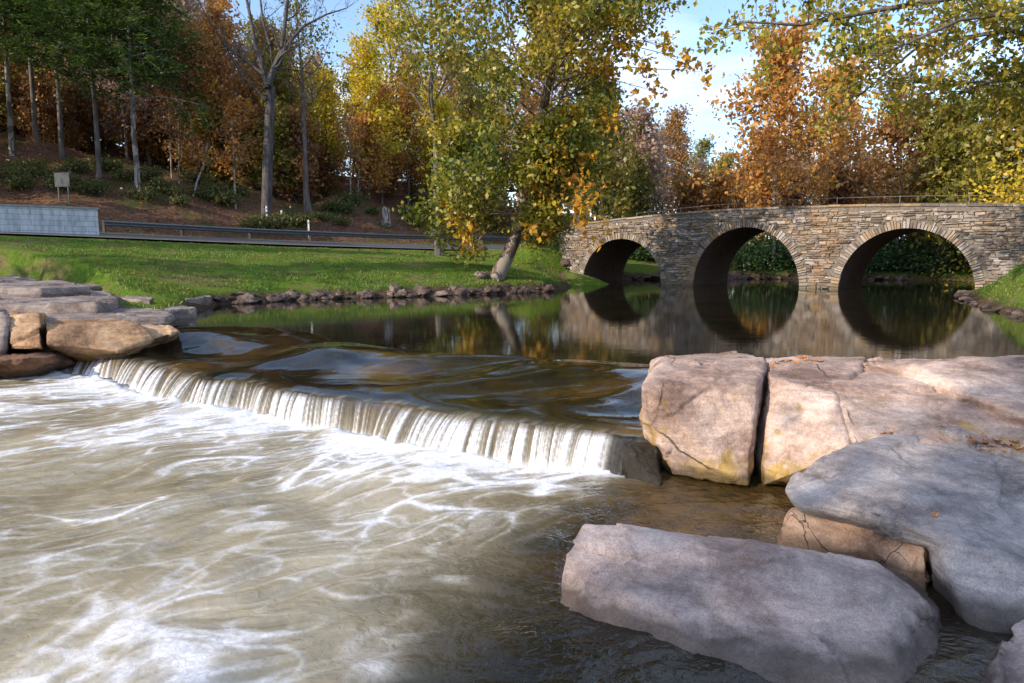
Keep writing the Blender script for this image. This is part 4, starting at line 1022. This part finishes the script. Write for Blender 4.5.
# --- trees beyond the bridge
rr_ = np.random.RandomState(91)
def far(px, D, top, kind, lab, grp, **kw):
    x = (px - CX) / FPX * D; loc = gp_xy(x, D); h = HC + (255 - top) * D / FPX - loc[2]
    base_ = dict(kw); sd = base_.pop('seed', rr_.randint(9999))
    return plant('d', loc, lab, grp, mat=M[kind], h=h, seed=sd, **base_)
far(771, 47, 60, 'leaf_orange', 'round orange tree with a white trunk right behind the bridge middle', None, bark=M['bark_pale'], bare=.2, r0=.12, nl=30, ll=.34, per=9, size=.36, spread=.5, name='orange_tree')
far(826, 56, 88, 'leaf_orange', 'wide rusty orange tree just right of the white trunked one', None, bare=.16, r0=.16, nl=30, ll=.34, per=9, size=.38, spread=.5)
far(893, 46, 118, 'leaf_rust', 'low brown tree behind the crown of the right arch', None, bark=M['bark_pale'], bare=.2, r0=.11, nl=24, ll=.40, per=8, size=.34, spread=.45)
far(940, 44, 122, 'leaf_olive', 'olive and gold tree behind the bridge above the right arch', None, bare=.1, r0=.16, nl=30, ll=.36, per=10, size=.34, spread=.45)
far(985, 40, 112, 'leaf_olive', 'denser olive tree behind the right end of the bridge', None, bare=.12, r0=.16, nl=28, ll=.34, per=10, size=.34, spread=.45)
far(1080, 36, 95, 'leaf_orange', 'orange tree past the right end of the bridge', None, bare=.12, r0=.16, nl=26, ll=.34, per=9, size=.34, spread=.45)
far(638, 56, 125, 'leaf_pale_haze', 'hazy pale brown tree with a pale trunk behind the left end of the bridge', None, bark=M['bark_pale'], bare=.14, r0=.15, nl=24, ll=.26, per=8, size=.36, spread=.45)
far(596, 49, 85, 'leaf_olive', 'green gold tree close behind the sycamore at the left bridge end', None, bare=.12, r0=.15, nl=28, ll=.26, per=9, size=.36, spread=.45)
far(548, 60, 30, 'leaf_rust', 'brown tree seen through the sycamore leaves', None, bare=.2, r0=.15, nl=26, ll=.28, per=9, size=.38, spread=.5)
pm = None
k = 0; lst = []
for i in range(400):
    if k > 74: break
    D_ = rr_.uniform(66, 150); px = rr_.uniform(560, 1250)
    x = (px - CX) / FPX * D_
    if not ok_pos(x, D_, 4.2, lst): continue
    lst.append((x, D_)); k += 1
    loc = gp_xy(x, D_); mt = ['leaf_pale_haze', 'leaf_pale_haze', 'leaf_rust', 'leaf_olive', 'leaf_orange'][rr_.choice(5, p=[.4, .2, .2, .1, .1])]
    if px > 745: mt = ['leaf_pale_haze', 'leaf_rust', 'leaf_orange', 'leaf_olive'][rr_.randint(4)]
    top = 118 + (30 if px > 690 else 0) + (18 if px > 820 else 0) + rr_.uniform(-14, 22); h = max(4, HC + (255 - top) * D_ / FPX - loc[2]); kk = {'leaf_pale_haze': 4, 'leaf_rust': 0, 'leaf_olive': 2, 'leaf_orange': 1}[mt]
    if kk not in made: continue
    nm = {'leaf_pale_haze': 'half bare hazy tree on the far slope beyond the bridge', 'leaf_rust': 'brown tree on the far slope beyond the bridge', 'leaf_olive': 'green tree on the far slope beyond the bridge', 'leaf_orange': 'orange tree on the far slope beyond the bridge'}[mt]
    copy_tree(made[kk], loc, rr_.uniform(0, 6.28), h / specs[kk][1]['h'], nm, nm.replace('tree', 'trees', 1))

# --- overhanging tree on the right bank, trunk outside the frame
T = Tree(702, 7); ob_ = np.array([17.6, 18.5]); ol = gp_xy(*ob_)
tp = trunk_path(14, T.r, .03); T.mb.tube(tp, np.linspace(.42, .12, len(tp)), 10, False)
def oq(px, py, D): return P(px, py, Y=D) - ol
for (pts, r0) in [([(1100,60,18.5),(1010,30,18.6),(920,45,18.8),(860,95,19)], .10), ([(1120,0,18.5),(1000,-10,18),(880,10,18),(800,25,17.6),(745,22,17.4)], .11),
                  ([(1130,-60,18.5),(1000,-60,19.5),(870,-40,20),(770,-15,20)], .12), ([(1120,70,18.5),(1040,70,19.5),(980,85,20.5),(930,105,21)], .09),
                  ([(1120,40,18.5),(1030,10,17),(960,20,16.4),(880,55,16)], .09), ([(1115,70,18.5),(1010,80,20),(940,85,21.5),(880,70,22)], .09)]:
    pp = np.array([tp[np.argmin(abs(tp[:, 2] - oq(*pts[0])[2] + .5))]] + [oq(*a) for a in pts]); rad = np.linspace(r0, .018, len(pp)); T.mb.tube(pp, rad, 6, False)
    L = resample(pp, 17)
    for i in range(4, 17):
        for _ in range(2): T.limb(L[i], [T.r.normal() - .5, T.r.normal() * .7, T.r.normal() * .5], 1.35 * T.r.uniform(.6, 1.2), .02, 1, .06, .03, .2, 4, .6, 4)
lf = T.leaves(5, .165, .13); print('overhang leaves', len(lf[1]))
finish_tree('overhanging_tree', ol, T, lf, M['bark_grey'], M['leaf_overhang'], 'tree leaning in from the right with green gold leaves hanging over the river')
# bright yellow shrub at the far right bridge end
def bush(loc, rx, ry, h, n, size, mat, label, group=None, seed=1, name='shrub', cat='shrub'):
    T = Tree(seed, 5)
    for k in range(int(14 + n / 250)):
        a = T.r.uniform(0, 6.28); e = T.r.uniform(.25, 1.3)
        T.limb([0, 0, -.1], [math.cos(a) * math.cos(e), math.sin(a) * math.cos(e), math.sin(e)], h * T.r.uniform(.6, 1.0), .03, 1, 0, .03, .15, 4, .5, 5)
    Tt = np.concatenate(T.tips); Tt[:, 0] *= rx / h; Tt[:, 1] *= ry / h; T.tips = [Tt]
    per = max(1, int(n / len(Tt)))
    return finish_tree(name, loc, T, T.leaves(per, size, .14 * h + .06), M['bark_dark'], mat, label, cat, group, 0, 'stems')
bush(gp_xy(23.6, 32.7), 2.7, 2.5, 6.4, 8000, .20, M['leaf_yellow'], 'bright yellow small tree rising behind the right end of the bridge', seed=811, name='yellow_tree', cat='tree')
bq = bxy(-2.2, -.9); bush(gp_xy(*bq), 1.1, 1.0, 1.3, 1300, .13, M['leaf_olive'], 'olive shrub against the left abutment of the bridge', seed=812)
for i, (x, y, kd) in enumerate([(13,53,0),(18,52,1),(23,51.5,0),(28,50,2),(33,48,0),(38,46,1),(43,43,0),(15.5,56,1),(21,55.5,0),(26,54,1),(31,53,0),(37,50,1),(42,48,2),(9,54,2),(19,60,0),(27,59,0),(35,57,1),(44,54,0)]):
    kind = ['leaf_rust', 'leaf_orange', 'leaf_olive'][kd]
    copy_tree(PU[kind], gp_xy(x, y), i * 1.7, 1.1, kind[5:].replace('rust', 'rust brown') + ' bushy young tree behind the green bushes beyond the bridge', kind[5:] + ' young trees behind the green bushes')
# knoll grass is terrain; green bushes beyond the arches
protoB = bush(gp_xy(12., 47.5), 2.4, 2.0, 1.9, 3200, .19, M['leaf_bush'], 'dark green bush on the far bank seen through the arches', 'green bushes on the far bank behind the arches', seed=821)
for (x, y, s) in [(8.6,48.,1.0),(15.5,47.2,1.05),(18.8,46.6,1.1),(22.,45.6,1.1),(25.,44.8,1.15),(28.,43.5,1.2),(31.5,42.,1.1),(35,40.5,1.2),(38.5,39,1.2),(10.3,49.5,1.2),(17,49.5,1.3),(21,48.6,1.35),(27,47,1.3),(33,44.5,1.4),(24,48,1.4),(30,46,1.4),(37,42.6,1.4)]:
    copy_tree(protoB, gp_xy(x, y), r.uniform(0, 6), s)
# understory shrubs on the slope
protoU = None
for i, (px, py) in enumerate([(28,172),(40,178),(75,172),(110,172),(128,182),(160,190),(172,196),(200,184),(215,196),(205,200),(190,175),(240,196),(150,180),(225,205),(330,210),(345,214),(352,205),(300,226),(275,230),(255,232),(322,222),(372,214),(405,214),(420,205),(460,238),(340,225),(65,190),(20,190),(140,200),(92,195),(180,205),(12,180),(415,225)]):
    L_ = at_pixel(px, py); lb = ('low olive shrub among the leaf litter on the left slope', 'low shrubs on the left slope')
    if protoU is None: protoU = bush(L_, 1.3, 1.2, 1.0, 900, .17, M['leaf_under'], *lb, seed=831)
    else: copy_tree(protoU, L_, r.uniform(0, 6), r.uniform(.6, 1.3))

# --- wood to the left and behind the camera's left (continues the slope, shades the lawn)
for i, (x, y) in enumerate([(-43,30),(-30,13),(-34.5,18),(-38,24.5)]):
    k = [1, 4, 4, 2, 1, 2][i]
    if k in made: copy_tree(made[k], gp_xy(x, y), i * 1.3, 1.05, 'tall autumn tree of the wood continuing beyond the left frame edge', 'trees beyond the left frame edge')

for i, (x, y) in enumerate([(-16.9,-11.0),(-20.2,-13.4)]):
    copy_tree(made[[2, 1][i]], gp_xy(x, y), i * 2.1, 1.15, 'tall autumn tree on the near left bank beyond the frame', 'trees on the near left bank')
# ------------------------------------------------------------------ roadside things
t = NT('painted_concrete'); p_ = t.objc(); nn = t.noise(t.mapping(p_, (3, 3, .7)), 1.6, 6, .7)
bk = t.n('ShaderNodeTexBrick', Scale=1.0); bk.inputs['Mortar Size'].default_value = .012; bk.inputs['Brick Width'].default_value = .62; bk.inputs['Row Height'].default_value = .24
mpb = t.mapping(p_, (1, 1, 1), (R(90), 0, 0)); t.link(mpb, bk.inputs['Vector']); bk.inputs['Color1'].default_value = (1, 1, 1, 1); bk.inputs['Color2'].default_value = (.86, .87, .88, 1); bk.inputs['Mortar'].default_value = (.45, .45, .45, 1)
cw = t.mix(.8, t.ramp(nn, [(.32, (.40,.43,.45)), (.5, (.60,.64,.67)), (.7, (.78,.81,.84))]), bk.outputs[0], 'MULTIPLY')
M['concrete'] = t.done(t.bsdf(cw, .85, t.bump(nn, .25, .02)))
t = NT('cap_concrete'); nn = t.noise(t.pos(), 6, 5, .7); M['cap'] = t.done(t.bsdf(t.ramp(nn, [(.3, (.22,.22,.22)), (.7, (.38,.38,.38))]), .85))
t = NT('galvanised_steel'); nn = t.noise(t.pos(), 9, 4); M['steel'] = t.done(t.bsdf(t.ramp(nn, [(.3, (.07,.078,.09)), (.7, (.13,.14,.16))]), .5, None, .4, Metallic=.3))
t = NT('post_wood'); nn = t.noise(t.mapping(t.pos(), (8, 8, 1)), 2, 4); M['post'] = t.done(t.bsdf(t.ramp(nn, [(.3, (.05,.045,.04)), (.7, (.12,.10,.09))]), .9))
a_ = P(-60, 229, Y=30.5); b_ = P(98, 232, Y=34.6); dv = (b_ - a_)[:2]; Ln = np.linalg.norm(dv); dv /= Ln; nv = np.array([-dv[1], dv[0]])
wl = empty('concrete_wall', ((a_ + b_) / 2)); wo = (a_ + b_) / 2; tag(wl, 'low pale blue white concrete roadside wall at the left frame edge', 'wall')
ax3 = lambda sl=0: np.array([[dv[0], dv[1], sl], [nv[0], nv[1], 0], [0, 0, 1.]])
slp = (b_[2] - a_[2]) / Ln
mb = MB(); m_ = (a_ + b_) / 2; mb.box(m_ + [0, 0, .40], (Ln, .34, 1.3), ax3(slp)); link_mesh('wall_body', mb.mesh('wall_body', False, wo), M['concrete'], wl)
mb = MB(); mb.box(m_ + [0, 0, 1.095], (Ln + .12, .46, .085), ax3(slp)); link_mesh('coping', mb.mesh('coping', False, wo), M['cap'], wl)
# guard rail following the near road edge
gd = np.r_[0, np.cumsum(np.linalg.norm(np.diff(rc, axis=0), axis=1))]
near = rc + rn * 4.0
k0 = int(np.argmin(np.linalg.norm(near - b_[:2] * [1, 1], axis=1))); k1 = int(np.argmin(abs(rc[:, 1] - 66)))
k0 = k0 + 1
gr = empty('guard_rail', (near[k0][0], near[k0][1], rz[k0])); tag(gr, 'long dark grey steel guard rail running along the road above the lawn', 'guard rail'); go = np.array([near[k0][0], near[k0][1], rz[k0]])
mb = MB(); prof = [(-.03, -.15), (.03, -.08), (-.03, 0), (.03, .08), (-.03, .15)]
V = []
for k in range(k0, k1):
    for (o, zz) in prof: q = near[k] - rn[k] * o; V.append([q[0], q[1], rz[k] + .24 + .58 + zz])
mb.add(V, grid_faces(k1 - k0, 5)); link_mesh('rail', mb.mesh('rail', False, go), M['steel'], gr)
for k in range(k0, k1, 4):
    mb = MB(); q = near[k] + rn[k] * .10; mb.box([q[0], q[1], rz[k] + .24 + .2], (.13, .15, 1.1)); link_mesh('post', mb.mesh('post', False, go), M['post'], gr)
# white marker posts
for i, (px, pt_, pb_, lab) in enumerate([(267,208,223,'white marker post in front of the leafless tree'), (282,212,229,'short white marker post, middle of the three'), (309,221,239,'rightmost white marker post below the slim olive tree')]):
    L_ = at_pixel(px, pb_); hh = (pb_ - pt_) * L_[1] / FPX; root = empty('marker_post', L_); tag(root, lab, 'post')
    mb = MB(); mb.box([0, 0, hh / 2], (.11, .07, hh)); mb.box([0, 0, hh + .01], (.08, .05, .03)); link_mesh('post', mb.mesh('post'), M['paint'], root)
    mb = MB(); mb.box([0, -.037, hh * .85], (.07, .006, .10)); link_mesh('reflector', mb.mesh('reflector'), M['steel'], root)
# two-post sign seen from behind
L_ = at_pixel(64, 204); hh = (206 - 178) * L_[1] / FPX; sg = empty('road_sign', L_, R(-12)); tag(sg, 'grey two post road sign seen from behind, above the concrete wall', 'sign')
M['signgrey'] = (lambda t: t.done(t.bsdf(t.ramp(t.noise(t.pos(), 5, 4), [(.3, (.045,.052,.056)), (.7, (.085,.095,.10))]), .7)))(NT('sign_back_grey'))
w_ = 17 * L_[1] / FPX
for s_ in (-.33, .33):
    mb = MB(); mb.box([s_ * w_, .03, hh * .5 - .2], (.09, .05, hh + .4)); link_mesh('post', mb.mesh('post'), M['signgrey'], sg)
mb = MB(); mb.box([0, -.02, hh * .76], (w_, .02, hh * .48)); link_mesh('sign_panel', mb.mesh('sign_panel'), M['signgrey'], sg)
for z_ in (.6, .76, .92):
    mb = MB(); mb.box([0, .0, hh * z_], (w_ * .98, .03, .05)); link_mesh('stiffener', mb.mesh('stiffener'), M['steel'], sg)
# pale broken stump
L_ = at_pixel(386, 226); T = Tree(900, 8); hh = 17 * L_[1] / FPX
T.mb.tube([[0,0,-.2],[.05,0,hh*.5],[-.06,0,hh*.85],[-.12,.05,hh]], [.42,.3,.26,.12], 9); T.mb.tube([[.1,0,hh*.5],[.25,0,hh*.8],[.2,0,hh*.98]], [.16,.12,.04], 6); T.mb.tube([[-.1,0,hh*.2],[-.6,.1,hh*.1],[-.9,.1,-.2]], [.14,.1,.05], 6)
link_mesh_o = T.mb.build('tree_stump', M['bark_pale'], None, True); link_mesh_o.location = Vector(list(map(float, L_))); tag(link_mesh_o, 'pale broken tree stump beside the road below the yellow trees', 'stump')
# low timber guard posts with white faces behind the sycamore
for i in range(6):
    L_ = P(537 + i * 5.6, 246, Y=50); L_[2] = hz(L_[0], L_[1]); mb = MB(); mb.box([0, 0, .3], (.2, .18, .9)); mb.box([0, 0, .76], (.16, .14, .03)); o = mb.build('guard_post', M['paint'], None); o.location = Vector(list(map(float, L_)))
    tag(o, 'short white guard post in the row right of the sycamore trunk', 'post', 'row of white guard posts')

# ------------------------------------------------------------------ grass and fallen leaves
r = np.random.RandomState(55)
def scatter(n, poly_px_box):
    x = r.uniform(poly_px_box[0], poly_px_box[1], n); y = r.uniform(poly_px_box[2], poly_px_box[3], n); return np.stack([x, y], 1)
pts = np.r_[scatter(190000, (-26, 4, 14, 42)), scatter(26000, (13, 20, 12, 27))]
d = polydist(pts, upper); iw = inside(pts, upper); rd, rz0, sd = road_info(pts)
isR = pts[:, 0] > 12
clump = fbm(pts, .8, 3, 12)
keep = (~iw) & (d > .28) & ((rd > 4.6) & (sd < 0) | isR) & (clump > -.45) & (r.uniform(size=len(pts)) < np.where(isR, 1, np.clip(1.3 - d / 16, .25, 1)))
sl_ = inside(pts, np.array([P(-150,275,.7)[:2], P(20,277,.7)[:2], P(95,283,.6)[:2], P(112,300,.4)[:2], P(200,320,.1)[:2], P(-150,330,.3)[:2]]))
pts = pts[keep & ~sl_]; z = height(pts); n = len(pts)
print('blades', n)
nb = 2
base_ = np.c_[pts, z]; base_ = np.repeat(base_, nb, 0) + np.c_[r.normal(size=(n * nb, 2)) * .05, np.zeros(n * nb)]; n = len(base_)
hh = r.uniform(.03, .075, n) * (1 + .5 * fbm(base_[:, :2], .6, 2, 3)); a = r.uniform(0, 6.28, n); w = .016; tip = base_ + np.c_[r.normal(size=(n, 2)) * .03, hh]
V = np.stack([base_ - np.c_[np.cos(a) * w, np.sin(a) * w, np.full(n, .02)], base_ + np.c_[np.cos(a) * w, np.sin(a) * w, np.full(n, -.02)], tip], 1).reshape(-1, 3)
M['grass'] = leaf_mat('grass_blades', [(.06,.12,.014), (.11,.20,.02), (.19,.28,.03), (.30,.29,.06)], .35, .8)
tag(link_mesh('grass', np_mesh('grass', V, np.arange(n * 3).reshape(-1, 3), False), M['grass']), 'short green lawn grass along the river banks', 'grass', None, 'stuff')
# leaf litter on lawn and slope
pts = np.r_[scatter(1500, (-24, 2, 16, 42)), scatter(26000, (-50, 6, 38, 80))]
d = polydist(pts, upper); iw = inside(pts, upper); rd, rz0, sd = road_info(pts)
keep = (~iw) & (d > .1) & (rd > 4.8) & ((sd > 0) | (fbm(pts, .5, 2, 4) > -.05)); pts = pts[keep]
c = np.c_[pts, height(pts) + .05]
V, F_ = leaf_quads(c, .17, r, 1.2, .75)
tag(link_mesh('fallen_leaves', np_mesh('fallen_leaves', V, F_, False), M['leaf_rust']), 'brown autumn leaves strewn over the lawn and the wooded slope', 'fallen leaves', None, 'stuff')
# individual leaves on the rocks: dropped onto the rock surface from above
dg = bpy.context.evaluated_depsgraph_get(); bpy.context.view_layer.update(); dg = bpy.context.evaluated_depsgraph_get()
def leaf_obj(px, py, Y, s, mat, lab, grp, seed):
    q = P(px, py, Y=Y); hit, loc, nrm, *_ = scene.ray_cast(dg, Vector((0, 0, HC)), Vector(list(map(float, ray(px, py)))).normalized())
    rl_ = random.Random(seed)
    if not hit: return
    n_ = 14; out = []
    for k in range(n_):
        a = k * 2 * math.pi / n_; rad = s * (1.0 if k % 2 == 0 else .55) * rl_.uniform(.8, 1.1)
        out.append([math.cos(a) * rad, math.sin(a) * rad * .8, rl_.uniform(.0, .5) * s * (1 if k % 2 == 0 else .2)])
    V = [[0, 0, .0]] + out; F_ = [[0, k + 1, (k + 1) % n_ + 1] for k in range(n_)]
    o = link_mesh('fallen_leaf', np_mesh('fallen_leaf', V, np.array(F_), False), M[mat]); o.location = loc + Vector((0, 0, .006)); o.rotation_euler = (rl_.uniform(-.3, .3), rl_.uniform(-.3, .3), rl_.uniform(0, 6))
    tag(o, lab, 'leaf', grp)
t = NT('dry_leaf'); nn = t.noise(t.objc(), 30, 3); M['dry_leaf'] = t.done(t.bsdf(t.ramp(nn, [(.35, (.35,.10,.02)), (.65, (.62,.27,.05))]), .7))
t = NT('dry_leaf_brown'); nn = t.noise(t.objc(), 30, 3); M['dry_leaf_b'] = t.done(t.bsdf(t.ramp(nn, [(.35, (.16,.05,.02)), (.65, (.36,.13,.05))]), .7))
for i, (x, y) in enumerate([(782,362),(789,361),(797,363),(806,360),(813,361),(820,362),(777,364),(772,368),(801,358)]):
    leaf_obj(x, y, 7, .05, 'dry_leaf', 'orange autumn leaf in the small cluster on top of the pink blocks', 'orange leaves on top of the pink blocks', i)
for i, (x, y) in enumerate([(972,441),(982,443),(990,446),(1000,445),(1010,447),(1018,450),(996,442),(1014,443)]):
    leaf_obj(x, y, 6, .055, 'dry_leaf_b', 'red brown leaf caught between the grey boulder and the pink block', 'red brown leaves behind the grey boulder', 50 + i)
leaf_obj(935, 516, 4.2, .033, 'dry_leaf', 'single small orange leaf lying on the broad grey boulder', None, 90)
for i, (x, y) in enumerate([(884,436),(892,436)]): leaf_obj(x, y - 2, 6, .035, 'dry_leaf_b', 'tiny brown leaf at the crest of the grey boulder', 'tiny leaves at the crest of the grey boulder', 95 + i)

# ------------------------------------------------------------------ sky, sun
SUN = np.array([-.82, -.57]); SUN /= np.linalg.norm(SUN); EL = R(26)
w = bpy.data.worlds.new('World'); scene.world = w; w.use_nodes = True; nt = w.node_tree; nt.nodes.clear()
sky = nt.nodes.new('ShaderNodeTexSky'); sky.sky_type = 'NISHITA'; sky.sun_disc = False; sky.sun_elevation = EL; sky.sun_rotation = math.atan2(SUN[0], SUN[1]); sky.air_density = 1.0; sky.dust_density = .6; sky.ozone_density = 3.0
bg = nt.nodes.new('ShaderNodeBackground'); bg.inputs[1].default_value = .29; nt.links.new(sky.outputs[0], bg.inputs[0])
bg2 = nt.nodes.new('ShaderNodeBackground'); bg2.inputs[0].default_value = (.90, .92, 1.0, 1); bg2.inputs[1].default_value = 1.6
tc = nt.nodes.new('ShaderNodeTexCoord'); mp = nt.nodes.new('ShaderNodeMapping'); mp.inputs['Scale'].default_value = (1.0, 1.0, 3.2); nt.links.new(tc.outputs['Generated'], mp.inputs[0])
mp.inputs['Location'].default_value = (.35, .2, 0)
ns = nt.nodes.new('ShaderNodeTexNoise'); ns.inputs['Scale'].default_value = 2.6; ns.inputs['Detail'].default_value = 7; ns.inputs['Roughness'].default_value = .55; ns.inputs['Distortion'].default_value = .6
nt.links.new(mp.outputs[0], ns.inputs['Vector'])
mr = nt.nodes.new('ShaderNodeMapRange'); mr.inputs[1].default_value = .48; mr.inputs[2].default_value = .70; mr.inputs[3].default_value = .04; mr.inputs[4].default_value = .9; nt.links.new(ns.outputs[0], mr.inputs[0])
mx = nt.nodes.new('ShaderNodeMixShader'); nt.links.new(mr.outputs[0], mx.inputs[0]); nt.links.new(bg.outputs[0], mx.inputs[1]); nt.links.new(bg2.outputs[0], mx.inputs[2])
wo_ = nt.nodes.new('ShaderNodeOutputWorld'); nt.links.new(mx.outputs[0], wo_.inputs[0])
sd = bpy.data.lights.new('sun', 'SUN'); sd.energy = 5.6; sd.angle = R(.55); sd.color = (1.0, .86, .68)
so = bpy.data.objects.new('sun', sd); COL.objects.link(so)
dvec = Vector((SUN[0] * math.cos(EL), SUN[1] * math.cos(EL), math.sin(EL))); so.rotation_euler = dvec.to_track_quat('Z', 'Y').to_euler(); so.location = (-20, -12, 12)
scene.view_settings.view_transform = 'Standard'; scene.view_settings.look = 'None'; scene.view_settings.exposure = 0
